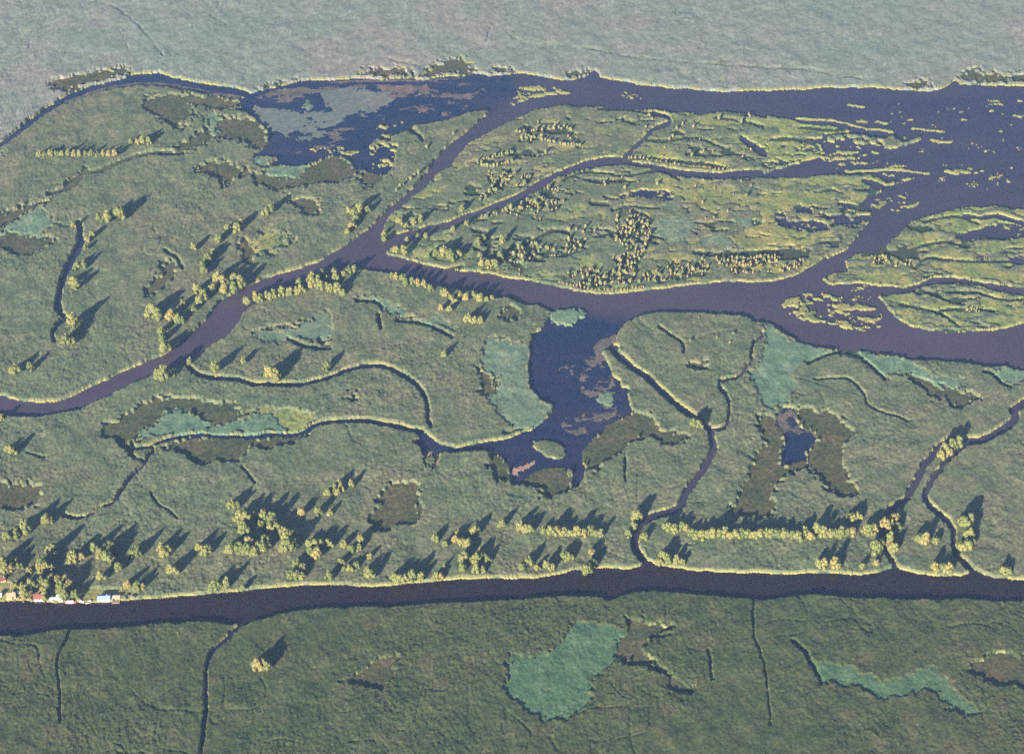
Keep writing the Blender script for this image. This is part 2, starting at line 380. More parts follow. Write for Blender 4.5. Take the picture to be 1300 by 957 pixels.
# sedge beds beside the lake and on the far bank
SD = 'dark olive low sedge bed '
for lab, p in ((SD + 'along the creek on the far left bank', T(0, 0, [(230, 420), (380, 380), (470, 365), (490, 345), (640, 350), (660, 372), (630, 388), (540, 408), (460, 428), (400, 450), (300, 468), (260, 440)])),
               (SD + 'left of the upper lake, inland', T(0, 0, [(730, 500), (820, 470), (960, 470), (970, 520), (960, 560), (1000, 590), (900, 620), (950, 650), (860, 640), (820, 600), (740, 570)])),
               (SD + 'on the spit at the upper lake inlet', T(0, 0, [(960, 478), (1090, 482), (1180, 500), (1205, 520), (1170, 543), (1050, 550), (980, 530)])),
               (SD + 'rounded, on the western lake shore', T(0, 0, [(1080, 600), (1160, 585), (1240, 592), (1300, 612)]) + T(1, 0, [(50, 640), (75, 680), (60, 735), (0, 755)]) + T(0, 0, [(1180, 700), (1100, 710), (1070, 650)])),
               (SD + 'strip north of the willow pair', T(0, 0, [(860, 755), (900, 720), (1040, 645), (1060, 700), (1000, 745)])),
               (SD + 'southwest of the upper lake', T(0, 0, [(980, 860), (1090, 800), (1200, 840), (1280, 860), (1180, 900), (1120, 945), (1090, 900)])),
               (SD + 'dome shaped, on the southern lake shore', T(1, 0, [(160, 945), (250, 850), (360, 792), (400, 775), (450, 785), (490, 815), (518, 855), (500, 905), (300, 915)])),
               (SD + 'small, at the lake bottom end', T(1, 0, [(545, 862), (690, 888), (600, 940), (540, 925)])),
               (SD + 'in the middle of the far bank', T(1, 0, [(530, 383), (600, 350), (700, 340), (800, 355), (830, 378), (740, 386), (620, 392)])),
               (SD + 'peaked, largest on the far bank', T(1, 0, [(840, 378), (900, 330), (1030, 290), (1100, 320), (1140, 358), (1060, 370), (960, 376), (870, 388)])),
               (SD + 'beside the bend of the far bank', T(1, 0, [(1190, 362), (1240, 340), (1300, 345), (1300, 366), (1210, 372)])),
               (SD + 'thin, along the far bank at left', T(1, 0, [(0, 455), (130, 412), (230, 402), (150, 428)])),
               (SD + 'by the little notch in the far bank', T(2, 0, [(310, 388), (340, 360), (420, 350), (430, 372), (340, 392)])),
               (SD + 'on the far bank towards the right', T(3, 0, [(690, 438), (770, 400), (830, 410), (818, 446)])),
               (SD + 'long, at the far right of the far bank', T(3, 0, [(980, 380), (1040, 360), (1160, 380), (1300, 370)]) + [(1400, 94), (1400, 104)] + T(3, 0, [(1160, 418), (1000, 403)])),
               (SD + 'below the pale patch on the left edge', T(0, 1, [(0, 290), (130, 300), (200, 320), (280, 340), (200, 380), (150, 400), (70, 420), (30, 390), (-120, 385), (-200, 300)])),
               (SD + 'above the pale patch on the left edge', T(0, 1, [(0, 210), (100, 170), (210, 140), (280, 130), (180, 180), (60, 240), (20, 270), (-80, 262)])),
               (SD + 'narrow, in the reeds by the left river', T(0, 1, [(720, 580), (760, 560), (800, 510), (820, 450), (865, 450), (875, 520), (820, 580), (790, 610), (730, 635)])),
               (SD + 'oval, near the willow clump of the left river', T(0, 1, [(1200, 330), (1240, 350), (1275, 400), (1270, 450), (1220, 460), (1195, 420)])),
               (SD + 'between lake and river, at the top', T(1, 1, [(0, 10), (200, -10), (480, 20), (320, 50), (200, 80), (60, 80)])),
               (SD + 'crooked, west of the river junction', T(1, 1, [(120, 80), (200, 130), (340, 150), (310, 220), (260, 200), (190, 140)])),
               (SD + 'corner piece south of the pale green bed', T(1, 1, [(315, 840), (380, 810), (385, 880), (320, 878)])),
               (SD + 'small strip above the pale green bed', T(1, 1, [(170, 772), (310, 740), (280, 782), (190, 787)])),
               (SD + 'small, beside the river junction meadow', T(1, 1, [(740, 700), (820, 710), (800, 735), (720, 730)])),
               (SD + 'beside the river where the lake begins', T(1, 1, [(1255, 680), (1300, 665), (1330, 700), (1310, 740), (1250, 730)])),
               (SD + 'dark, west of the pale bed at the lake', T(1, 2, [(1130, 100), (1200, 150), (1220, 220), (1170, 255), (1120, 240), (1150, 190)])),
               (SD + 'curved, on the east shore of the middle lake', T(2, 2, [(390, 520), (440, 460), (520, 390), (600, 347), (700, 332), (760, 370), (800, 420), (850, 440), (930, 440), (850, 510), (800, 490), (740, 450),
                                                                             (650, 480), (560, 550), (480, 600), (470, 630), (400, 610), (385, 570)])),
               (SD + 'at the south end of the middle lake', T(2, 2, [(90, 680), (130, 640), (200, 602), (280, 592), (330, 605), (345, 680), (300, 740), (200, 760), (180, 715)])),
               (SD + 'rounded, southwest of the middle lake', T(1, 2, [(1180, 560), (1210, 540), (1260, 560), (1290, 610), (1290, 680), (1230, 690), (1190, 640)])),
               (SD + 'pointed, between the two right creeks', T(3, 2, [(700, 150), (780, 160), (860, 190), (960, 220), (1000, 240), (1070, 250), (1085, 285), (1030, 290), (980, 320), (920, 280), (830, 250), (780, 210)])),
               (SD + 'long, left of the dark pond', T(2, 2, [(1300, 330), (1262, 390), (1290, 440), (1290, 500), (1240, 530), (1230, 640), (1170, 720), (1160, 780), (1100, 810), (1170, 855), (1300, 860)]) +
                T(3, 2, [(40, 840), (50, 800), (60, 700), (100, 660), (160, 630), (230, 605), (200, 570), (130, 570), (80, 590), (100, 500), (100, 430), (75, 370), (40, 340)])),
               (SD + 'right of the dark pond', T(3, 2, [(180, 310), (330, 330), (410, 380), (450, 430), (410, 480), (400, 540), (410, 620), (430, 680), (480, 750), (380, 760), (310, 720), (260, 670), (220, 620), (210, 570),
                                                        (200, 530), (260, 470), (200, 410), (170, 370)])),
               (SD + 'forked, right of the pale bed below the canal', T(2, 3, [(600, 650), (622, 570), (700, 590), (800, 612), (860, 620), (800, 650), (740, 680), (710, 720), (730, 760), (790, 800), (820, 850), (890, 892), (960, 960),
                                                                              (860, 940), (780, 850), (680, 800), (560, 790), (560, 720)])),
               (SD + 'at the lower right corner', T(3, 3, [(1030, 810), (1160, 745), (1300, 755), (1500, 780), (1500, 900), (1300, 920), (1100, 885)])),
               (SD + 'at the left edge above the hamlet', T(0, 2, [(-200, 690), (0, 690), (120, 685), (200, 700), (210, 760), (180, 800), (100, 820), (0, 830), (-200, 830)])),
               (SD + 'hook shaped, around the pale bed at left', T(0, 2, [(500, 390), (560, 388), (600, 372), (650, 320), (740, 272), (860, 252), (970, 262), (1040, 290), (1150, 280), (1200, 320), (1180, 380), (1060, 410), (960, 340), (840, 325),
                                                                          (780, 380), (720, 420), (660, 460), (645, 500), (700, 560), (715, 590), (690, 580), (620, 520), (560, 480), (500, 460)])),
               (SD + 'south of the thin creek, centre left', T(0, 2, [(810, 512), (880, 475), (980, 455), (1290, 460)]) + T(1, 2, [(0, 460), (180, 455), (270, 425), (270, 450), (200, 490), (50, 520)]) +
                T(0, 2, [(1240, 510), (1200, 570), (1060, 590), (970, 590), (930, 560), (900, 530), (830, 520)])),
               ('brown trampled gap in the reeds above the canal', T(1, 2, [(640, 740), (700, 700), (830, 690), (840, 760), (850, 860), (780, 890), (650, 930), (600, 900), (600, 830), (640, 800)])),
               ('brown patchy gap in the reeds below the canal', T(1, 3, [(440, 890), (560, 830), (640, 775), (740, 775), (720, 820), (690, 900), (560, 920)])),
               (SD + 'tiny, in the middle marsh', T(1, 2, [(470, 275), (510, 230), (535, 240), (520, 275)])),
               (SD + 'small, inside the round eastern marsh', T(2, 2, [(920, 90), (1000, 85), (1010, 110), (990, 135), (940, 125)])),
               ):
    poly(SEDGE, p, lab, only=[REED])
path(SEDGE, T(0, 0, [(330, 945), (400, 880), (520, 850), (640, 800), (780, 770), (860, 770)]), 7, 5, SD + 'strip running diagonally on the left', only=[REED])
path(SEDGE, T(0, 1, [(430, -20), (400, 40), (350, 80), (250, 108)]), 7, 6, SD + 'strip running diagonally on the left', only=[REED])
path(WATER, T(0, 0, [(800, 775), (860, 774), (920, 768)]), 3, 4, cl=1)
path(DITCH, T(0, 0, [(1090, 830), (1100, 900), (1110, 945)]), 4, 3)
path(DITCH, T(0, 0, [(1030, 650), (1050, 690)]), 6, 4)

# the middle lake
lake_mid = (T(2, 1, [(250, 690), (410, 690), (660, 722), (600, 750), (570, 790), (560, 840), (520, 880), (490, 900), (480, 945)]) +
            T(2, 2, [(490, 20), (530, 100), (545, 150), (580, 170), (590, 205), (630, 212), (620, 240), (640, 290), (640, 328), (600, 348), (520, 390), (440, 460), (390, 520), (385, 570), (400, 600),
                     (400, 640), (370, 690), (345, 690), (340, 610), (280, 595), (200, 605), (130, 640), (90, 685), (40, 690), (35, 640), (30, 590), (0, 565)]) +
            T(1, 2, [(1230, 535), (1150, 522), (1050, 525), (950, 520), (880, 540), (860, 550), (840, 500), (800, 480), (830, 460), (810, 415), (850, 420), (900, 460), (960, 490), (1020, 505), (1100, 490), (1200, 470)]) +
            T(2, 2, [(0, 465), (90, 428), (140, 418), (200, 372), (245, 312), (240, 290), (160, 240), (120, 180), (120, 110), (130, 50)]) +
            [(672, 445), (676, 425), (690, 415), (698, 402)])
poly(WATER, lake_mid, cl=0.85, sm=False)
poly(WATER, T(2, 1, [(420, 690), (520, 690), (660, 722), (560, 740), (440, 720)]), cl=0.35)
FLM = 'brown floating leaves on the eastern side of the middle lake'
speckle(FLOAT, T(2, 2, [(400, 60), (480, 60), (560, 200), (630, 300), (520, 380), (440, 440), (300, 430), (300, 350), (400, 320), (380, 180)]), 0.12, 16, 11, 230, FLM, [WATER])
speckle(FLOAT, T(2, 1, [(440, 860), (560, 800), (560, 900), (480, 945)]), 0.0, 14, 14, 231, FLM, [WATER])
poly(REED, T(2, 2, [(140, 492), (170, 462), (240, 462), (300, 502), (290, 548), (240, 556), (180, 532)]))
poly(FLOAT, T(2, 2, [(45, 605), (80, 600), (120, 580), (170, 565), (140, 600), (100, 620), (60, 640)]), 'pink floating plants beside the oval reed islet')
speckle(FLOAT, T(1, 2, [(860, 530), (940, 525), (920, 620), (860, 620)]), -0.05, 8, 12, 232, 'pink floating plants in the thin inlet of the middle lake', [WATER, REED])
poly(TEAL, T(2, 2, [(485, 245), (510, 222), (545, 230), (540, 262), (515, 278), (490, 268)]), 'single round tuft of pale lily leaves in the middle lake')
speckle(FLOAT, T(2, 2, [(280, 100), (350, 100), (350, 150), (290, 150)]), 0.1, 6, 6, 233, FLM, [WATER])
poly(WATER, T(3, 2, [(90, 312), (160, 312), (170, 370), (200, 410), (265, 460), (240, 500), (200, 530), (210, 560), (80, 580), (100, 500), (100, 430), (70, 400), (70, 350)]), cl=1)
speckle(FLOAT, T(3, 2, [(80, 310), (165, 310), (220, 430), (150, 430), (90, 440), (70, 350)]), -0.25, 14, 10, 234, 'purple brown floating leaves on the dark pond', [WATER])

# pale teal young reed beds
TL = 'pale teal smooth reed bed '
for lab, p in ((TL + 'on the west shore of the middle lake', T(2, 2, [(0, -20), (100, -10), (130, 50), (120, 110), (120, 180), (160, 240), (240, 290), (245, 310), (200, 370), (140, 415), (60, 415), (0, 392)]) +
                T(1, 2, [(1240, 330), (1180, 290), (1165, 250), (1220, 220), (1215, 160), (1160, 90), (1150, 30), (1200, -60)])),
               (TL + 'jutting into the river beside the lake mouth', T(2, 1, [(240, 692), (330, 685), (405, 687), (400, 702), (340, 765), (270, 750), (240, 740)])),
               (TL + 'broad, north of the dark pond', T(3, 1, [(0, 750), (60, 780), (110, 822), (200, 850)]) + T(3, 2, [(290, 8), (350, 30), (220, 80), (130, 150), (180, 210), (150, 240), (140, 290), (80, 310), (0, 310)]) +
                T(2, 2, [(1260, 240), (1230, 165), (1240, 130), (1300, 85)])),
               (TL + 'along the south bank, right', T(3, 2, [(380, 22), (500, 28), (640, 52), (760, 76), (760, 100), (860, 150), (960, 165), (1000, 230), (960, 220), (860, 190), (740, 155), (680, 140), (600, 160), (560, 110), (470, 70)])),
               (TL + 'on the south bank at the right edge', T(3, 2, [(1140, 112), (1200, 104), (1300, 128)]) + [(1400, 478), (1400, 490)] + T(3, 2, [(1300, 172), (1230, 195), (1180, 170)])),
               (TL + 'large, below the canal', T(2, 3, [(30, 760), (140, 762), (200, 742), (290, 682), (330, 612), (410, 592), (470, 612), (600, 635), (570, 700), (550, 770), (490, 840), (430, 900), (440, 980), (360, 1060), (220, 1090), (120, 1050), (60, 1000), (10, 930), (0, 850)])),
               (TL + 'narrow, below the canal at lower right', T(3, 3, [(190, 730), (250, 790), (340, 800), (450, 830), (560, 890), (700, 880), (820, 812), (900, 880), (980, 960), (1100, 1050), (960, 1060), (860, 950), (760, 950), (600, 985), (480, 930), (370, 900), (290, 890)])),
               (TL + 'wedge shaped, by the looping thin creek', T(0, 2, [(662, 462), (720, 424), (780, 384), (830, 332), (920, 322), (960, 350), (1060, 400), (1200, 376), (1300, 342)]) + T(1, 2, [(20, 345), (90, 350), (190, 425), (90, 438), (0, 442)]) +
                T(0, 2, [(1100, 440), (980, 438), (900, 446), (800, 452), (720, 470)])),
               (TL + 'at the left edge', T(0, 1, [(-150, 290), (20, 285), (80, 235), (180, 200), (260, 140), (230, 200), (290, 250), (370, 250), (240, 290), (200, 320), (120, 300)])),
               (TL + 'crescent, below the river junction', T(1, 1, [(520, 640), (570, 620), (640, 620), (700, 660), (760, 690), (740, 712), (660, 700), (650, 660), (600, 640)])),
               (TL + 'on the slope right of the river junction', T(1, 1, [(820, 745), (900, 722), (960, 742), (1010, 790), (940, 770)])),
               (TL + 'angular, below the left river', T(1, 1, [(310, 702), (400, 692), (380, 740), (390, 810), (320, 840), (200, 830), (120, 850), (20, 830), (10, 800), (180, 785), (300, 745)])),
               (TL + 'square, on the middle island', T(2, 1, [(760, 240), (930, 220), (940, 270), (920, 330), (850, 360), (780, 330), (760, 290)])),
               (TL + 'low, below the square one on the island', T(2, 1, [(1000, 340), (1050, 312), (1130, 340), (1170, 352), (1100, 375), (1000, 370)])),
               (TL + 'small, above the square one on the island', T(2, 1, [(780, 150), (880, 150), (860, 190), (790, 190)])),
               (TL + 'right, on the yellow end of the island', T(2, 1, [(1150, 220), (1240, 220), (1250, 260), (1180, 270)])),
               (TL + 'twin, on the south shore of the upper lake', T(1, 0, [(-20, 800), (60, 782), (130, 790), (70, 835), (150, 822), (280, 822), (270, 850), (220, 880), (150, 900), (60, 850)])),
               (TL + 'behind the western sedge spit', T(0, 0, [(990, 600), (1070, 570), (1100, 600), (1070, 650), (1080, 700), (1060, 680), (1040, 630)])),
               (TL + 'at the bend, along the left creek', T(0, 0, [(0, 755), (30, 770), (20, 790), (-150, 800), (-150, 760)])),
               ):
    poly(TEAL, p, lab, only=[REED, LOWG, DITCH, SEDGE, WATER] if 'jutting' in lab else [REED, LOWG, DITCH, SEDGE])
GR = 'bright green low grass '
poly(LOWG, T(0, 2, [(1180, 350), (1290, 320)]) + T(1, 2, [(20, 315), (130, 312), (270, 330), (320, 370), (240, 418), (190, 425), (90, 350), (20, 345)]), GR + 'beside the thin creek, centre left', only=[REED, TEAL])
speckle(LOWG, T(1, 1, [(-40, 340), (0, 310), (100, 270), (230, 330), (200, 380), (110, 430), (20, 420), (-20, 380)]), 0.0, 14, 12, 240, GR + 'above the left river', only=[REED])
poly(LOWG, T(1, 1, [(-10, 800), (120, 765), (180, 770), (20, 800), (20, 835)]), GR + 'by the angular teal bed', only=[REED])
path(LOWG, T(2, 2, [(0, 440), (60, 422), (110, 420)]), 6, 4, GR + 'fringe under the western teal bed', only=[REED, TEAL])

# canal along the bottom
can_n = ([(-160, 766)] + T(0, 3, [(0, 482), (140, 480), (300, 490), (480, 488), (560, 482), (640, 478), (800, 466), (900, 460), (1000, 453), (1150, 438), (1300, 422)]) +
         T(1, 3, [(130, 412), (300, 400), (400, 395), (500, 402), (620, 408), (720, 400), (850, 388), (950, 380), (1050, 370), (1150, 368), (1300, 372)]) +
         T(2, 3, [(120, 368), (200, 365), (300, 345), (350, 328), (400, 325), (450, 318), (550, 312), (640, 320), (670, 312), (690, 295), (720, 280), (760, 300), (830, 312), (950, 325), (1080, 335), (1300, 345)]) +
         T(3, 3, [(150, 345), (300, 342), (400, 348), (500, 350), (570, 340), (630, 318), (650, 300), (690, 325), (750, 340), (830, 352), (920, 355), (1000, 350), (1040, 335), (1055, 320), (1100, 350), (1160, 365), (1230, 372), (1300, 380)]) +
         [(1470, 742)])
can_s = ([(1470, 762)] + T(3, 3, [(1300, 478), (1150, 478), (1000, 470), (800, 470), (600, 465), (450, 462), (300, 455), (200, 450), (100, 460), (0, 475)]) +
         T(2, 3, [(1230, 465), (1100, 460), (1000, 450), (900, 440), (750, 430), (660, 435), (580, 455), (520, 478), (480, 455), (330, 458), (240, 458), (100, 470), (0, 478)]) +
         T(1, 3, [(1100, 485), (950, 490), (800, 500), (640, 505), (500, 510), (400, 515), (250, 520), (150, 540), (80, 565), (0, 590)]) +
         T(0, 3, [(1230, 605), (1200, 612), (1180, 605), (1100, 590), (1000, 580), (900, 590), (740, 598), (600, 608), (480, 618), (330, 625), (200, 640), (120, 655), (0, 655)]) + [(-160, 812)])
poly(WATER, can_n + can_s, sm=False)

# cleared yards of the hamlet on the canal bank
poly(LOWG, T(0, 3, [(-80, 400), (100, 395), (250, 400), (420, 420), (520, 430), (640, 430), (690, 450), (640, 476), (560, 480), (480, 486), (300, 488), (140, 478), (-80, 484)]),
     'grassy cleared yards of the waterside hamlet at lower left', only=[REED])
# creeks
def creek(pts, w0, w1=None, cl=0.3):
    path(WATER, pts, w0, w1, cl=cl)

creek(T(2, 1, [(560, 870)]) + T(2, 2, [(535, 0), (570, 40), (640, 100), (720, 160), (800, 230), (880, 300), (960, 360), (1005, 392), (1040, 430), (1045, 500), (1020, 570), (970, 650), (910, 720), (880, 790), (840, 820), (760, 845), (700, 875)]) +
      T(2, 3, [(665, 130), (655, 190), (670, 240), (705, 290)]), 7.5, 9)
creek(T(2, 1, [(1300, 800), (1250, 850), (1235, 930)]) + T(2, 2, [(1245, 60), (1210, 110), (1160, 155), (1085, 170), (1080, 200), (1120, 260), (1130, 320), (1115, 390), (1080, 415), (1040, 420)]), 2.5, 4)
creek([(1470, 440)] + T(3, 2, [(1300, 282), (1260, 350), (1220, 395), (1150, 440), (1080, 465), (1000, 472), (965, 455), (900, 480), (850, 530), (800, 590), (770, 650), (740, 710), (700, 770), (640, 802)]) +
      T(3, 3, [(610, 60), (590, 150), (605, 230), (635, 275), (650, 310)]), 9.5, 6.5)
creek(T(3, 2, [(1010, 480), (940, 540), (890, 590), (840, 660), (810, 720), (812, 770), (860, 830), (920, 870), (948, 920)]) + T(3, 3, [(950, 190), (955, 250), (1000, 290), (1050, 335)]), 6.5, 7.5)
creek(T(1, 2, [(850, 425), (740, 405), (620, 380), (540, 372), (420, 375), (320, 390), (240, 430), (180, 440), (90, 440)]) + T(0, 2, [(1260, 448), (1100, 445), (980, 440), (900, 450), (830, 467), (770, 490), (720, 505), (680, 505), (662, 490), (700, 470)]), 5, 2.6, 0.9)
creek(T(0, 2, [(770, 510), (720, 590), (660, 660), (600, 740), (570, 780), (500, 810), (430, 850), (370, 858), (310, 842)]), 3.2, 3.2, 0.9)
path(FLOAT, T(0, 2, [(530, 798), (480, 822), (430, 848)]), 2.5, 2.5, 'red water plants choking a thin creek at left', [WATER])
creek(T(0, 2, [(935, 95), (980, 135), (1080, 155), (1200, 165)]) + T(1, 2, [(0, 182), (100, 190), (200, 193), (300, 178), (400, 145), (500, 112), (600, 99), (650, 100), (730, 132), (800, 178), (850, 230), (880, 290), (880, 350), (895, 400)]), 4.2, 5, 1.0)
creek(T(0, 1, [(400, 250), (412, 300), (400, 370), (360, 440), (322, 530), (302, 610), (300, 680), (335, 725)]), 7.5, 7.5, 1.0)
creek(T(0, 1, [(330, 725), (270, 790), (275, 840)]), 6, 3, 1.0)
creek(T(0, 3, [(1205, 605), (1140, 670), (1080, 720), (1050, 770), (1035, 850), (1028, 930), (1030, 1100), (990, 1300)]), 5.5, 4.5, 0.8)
for w, q in ((2.6, T(0, 3, [(360, 630), (320, 710), (290, 760), (285, 830), (295, 900), (300, 1100)])), (2.8, T(2, 3, [(1245, 480), (1245, 600), (1250, 680), (1290, 780)]) + T(3, 3, [(0, 820), (15, 900), (30, 1100)])),
             (3.0, T(3, 2, [(250, 170), (380, 160), (440, 180), (490, 230), (520, 290), (580, 330), (660, 355), (720, 380)])), (2.4, T(0, 2, [(760, 735), (790, 785), (860, 840), (890, 865)])),
             (6.0, T(3, 3, [(150, 690), (200, 740), (250, 820), (290, 900)])), (2.5, T(0, 0, [(490, 10), (590, 50), (680, 120), (760, 210), (820, 290)])), (2.5, T(0, 0, [(600, 140), (640, 260)])),
             (3.0, T(2, 0, [(20, 170), (150, 240), (420, 250), (700, 300), (1100, 330), (1300, 345)])), (2.5, T(1, 0, [(1200, 130), (1180, 210)])), (3, T(1, 0, [(680, 300), (760, 320), (840, 335)])),
             (3, T(3, 0, [(0, 350), (200, 355), (400, 385), (500, 405)])), (3.5, T(0, 2, [(1210, 600), (1250, 660), (1280, 690)])), (2.5, T(0, 2, [(140, 540), (230, 560)])),
             (3, T(2, 2, [(605, 560), (605, 680)])), (6, T(3, 2, [(220, 90), (300, 50), (400, 25), (470, 45), (540, 100), (600, 165)])), (5, T(1, 1, [(720, 740), (840, 750), (930, 790), (1000, 830)])),
             (5, T(1, 1, [(520, 640), (600, 640), (650, 670)])), (5, T(1, 1, [(630, 710), (640, 780)])), (5, T(1, 1, [(180, 830), (260, 870), (380, 885)])),
             (4, T(2, 1, [(780, 780), (840, 820), (890, 860), (900, 900)])), (4, T(2, 3, [(1020, 730), (1035, 880)])), (4.5, T(0, 1, [(830, 395), (880, 430), (910, 480)])),
             (4.5, T(3, 2, [(1100, 130), (1150, 150), (1190, 190), (1230, 205)])), (5, T(2, 3, [(740, 670), (830, 655)])), (5, T(2, 3, [(780, 840), (700, 805), (600, 800)]))):
    path(DITCH, q, w, w, only=[REED, TEAL, SEDGE, LOWG])
# taller marsh fringe on the near side of lake and creeks is part of the reeds (BANK keeps its own height)

# scrub zones: outline, spacing and width of the bushes in pixels
ZONES = []
W1 = 'in the dense scrub at the west of the middle island'
ZONES.append((2, 1, [(0, 190), (140, 110), (260, 50), (350, 50), (330, 120), (250, 195), (180, 240), (60, 220)], 5.2, 4.6, W1, 1, 0.9))
ZONES.append((2, 1, [(0, 400), (120, 360), (260, 330), (400, 330), (380, 400), (200, 440), (100, 480), (0, 440)], 5.6, 4.4, 'in the scrub bands of the middle island', 2, 0.75))
ZONES.append((2, 1, [(500, 400), (560, 320), (560, 220), (640, 190), (740, 230), (720, 380), (680, 430), (640, 560), (400, 580), (280, 540), (280, 500), (500, 480)], 4.6, 3.9, 'in the dark central scrub of the middle island', 3, 0.85))
ZONES.append((2, 1, [(640, 540), (760, 480), (880, 430), (1040, 420), (1060, 500), (900, 530), (700, 560)], 4.6, 3.8, 'in the bank scrub of the middle island', 4, 0.85))
ZONES.append((2, 1, [(1060, 430), (1300, 415), (1300, 500), (1060, 515)], 3.6, 3.2, 'in the even scrub strip of the middle island', 5, 0.9))
ZONES.append((3, 1, [(0, 415), (90, 420), (200, 440), (180, 475), (80, 500), (0, 505)], 3.6, 3.2, 'in the even scrub strip of the middle island', 6, 0.9))
ZONES.append((2, 0, [(80, 690), (140, 600), (300, 640), (400, 740), (240, 745), (80, 725)], 5.0, 4.2, 'in the willow rows of the northern island', 7, 0.7))
ZONES.append((2, 0, [(0, 770), (130, 780), (300, 760), (120, 800), (0, 810)], 5.0, 4.0, 'in the willow rows of the northern island', 8, 0.8))
ZONES.append((2, 0, [(0, 890), (120, 880), (220, 830), (180, 900), (60, 945), (0, 945)], 4.8, 4.2, 'in the willow rows of the northern island', 9, 0.8))
ZONES.append((1, 0, [(1180, 870), (1260, 840), (1300, 860), (1300, 945), (1200, 945)], 5.0, 4.2, 'in the willow rows of the northern island', 12, 0.7))
ZONES.append((3, 1, [(500, 415), (620, 415), (740, 465), (720, 480), (620, 470), (500, 450)], 3.4, 3.0, 'in the reddish scrub of the eastern island', 10, 0.95))
ZONES.append((2, 1, [(420, 30), (640, 20), (800, 60), (700, 90), (500, 80)], 6.0, 4.0, 'in the north scrub of the middle island', 11, 0.4))
ZONES.append((2, 1, [(260, 260), (480, 260), (500, 330), (300, 330)], 6.5, 4.2, 'in the scrub bands of the middle island', 13, 0.4))
ZONES.append((2, 0, [(680, 560), (1300, 580), (1300, 830), (700, 780)], 8.5, 3.6, 'on the east of the northern island', 14, 0.35))
ZONES.append((2, 1, [(880, 20), (1300, 40), (1300, 260), (960, 230)], 9.0, 3.6, 'on the yellow end of the middle island', 15, 0.35))
ZONES.append((2, 1, [(10, 470), (260, 520), (280, 560), (150, 530), (0, 510)], 7.0, 3.6, 'on the near bank of the middle island', 16, 0.6))
ZONES.append((1, 0, [(900, 700), (1100, 600), (1170, 570), (1000, 700), (880, 840), (780, 890), (740, 800)], 9, 4.2, 'on the spit below the upper lake', 17, 0.4))
ZONES.append((2, 1, [(700, 720), (900, 710), (1180, 740), (1200, 900), (950, 920), (850, 780)], 11, 4.2, 'in the rounded marsh east of the lake', 18, 0.3))
for (c_, r_, pl_, sp_, w_, wh_, sd_, kp_) in ZONES:      # dark floor painted in for the shade between the bushes
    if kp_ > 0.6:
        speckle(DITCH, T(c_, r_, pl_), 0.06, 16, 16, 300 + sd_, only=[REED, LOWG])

# the reeds on the near side of any water hide a strip of it: give that strip back to the water
kk = 2.9 * CP / mpp(vv) / STEP * 0.72
wat = cls == WATER
ext = wat.copy()
for s in range(1, 4):
    sh = np.zeros_like(wat); sh[s:] = wat[:-s]
    sc_ = np.zeros_like(clear); sc_[s:] = clear[:-s]
    deep = np.zeros_like(wat); deep[:-3] = ~wat[3:]
    add = sh & deep & (kk >= s - 0.45) & (cls == REED) & ~ext
    clear[add] = sc_[add]
    ext |= add
cls[ext & (cls == REED)] = WATER
pid[cls == WATER] = 0
pid[cls == REED] = 0
pid[cls == DITCH] = 0


# ------------------------------------------------------------------ materials
def new_mat(name):
    m = bpy.data.materials.new(name)
    m.use_nodes = True
    nt = m.node_tree
    nt.nodes.clear()
    out = nt.nodes.new('ShaderNodeOutputMaterial')
    b = nt.nodes.new('ShaderNodeBsdfPrincipled')
    b.inputs['Specular IOR Level'].default_value = 0.15
    nt.links.new(b.outputs[0], out.inputs[0])
    return m, nt, b


def noise_node(nt, scale, detail=3.0, vec=None, rough=0.55):
    n = nt.nodes.new('ShaderNodeTexNoise')
    n.inputs['Scale'].default_value = scale
    n.inputs['Detail'].default_value = detail
    n.inputs['Roughness'].default_value = rough
    if vec is not None:
        nt.links.new(vec, n.inputs['Vector'])
    return n.outputs['Fac']


def ramp(nt, fac, stops):
    r = nt.nodes.new('ShaderNodeValToRGB')
    el = r.color_ramp.elements
    while len(el) < len(stops):
        el.new(0.5)
    for e, (p, c) in zip(el, stops):
        e.position = p
        e.color = (*c, 1)
    nt.links.new(fac, r.inputs[0])
    return r.outputs[0]


def mix(nt, a, b, fac, mode='MIX'):
    n = nt.nodes.new('ShaderNodeMix')
    n.data_type = 'RGBA'
    n.blend_type = mode
    for sock, v in ((n.inputs['Factor'], fac), (n.inputs['A'], a), (n.inputs['B'], b)):
        if hasattr(v, 'is_output'):
            nt.links.new(v, sock)
        elif isinstance(v, tuple):
            sock.default_value = (*v, 1)
        else:
            sock.default_value = v
    return n.outputs['Result']


def world_pos(nt):
    return nt.nodes.new('ShaderNodeNewGeometry').outputs['Position']


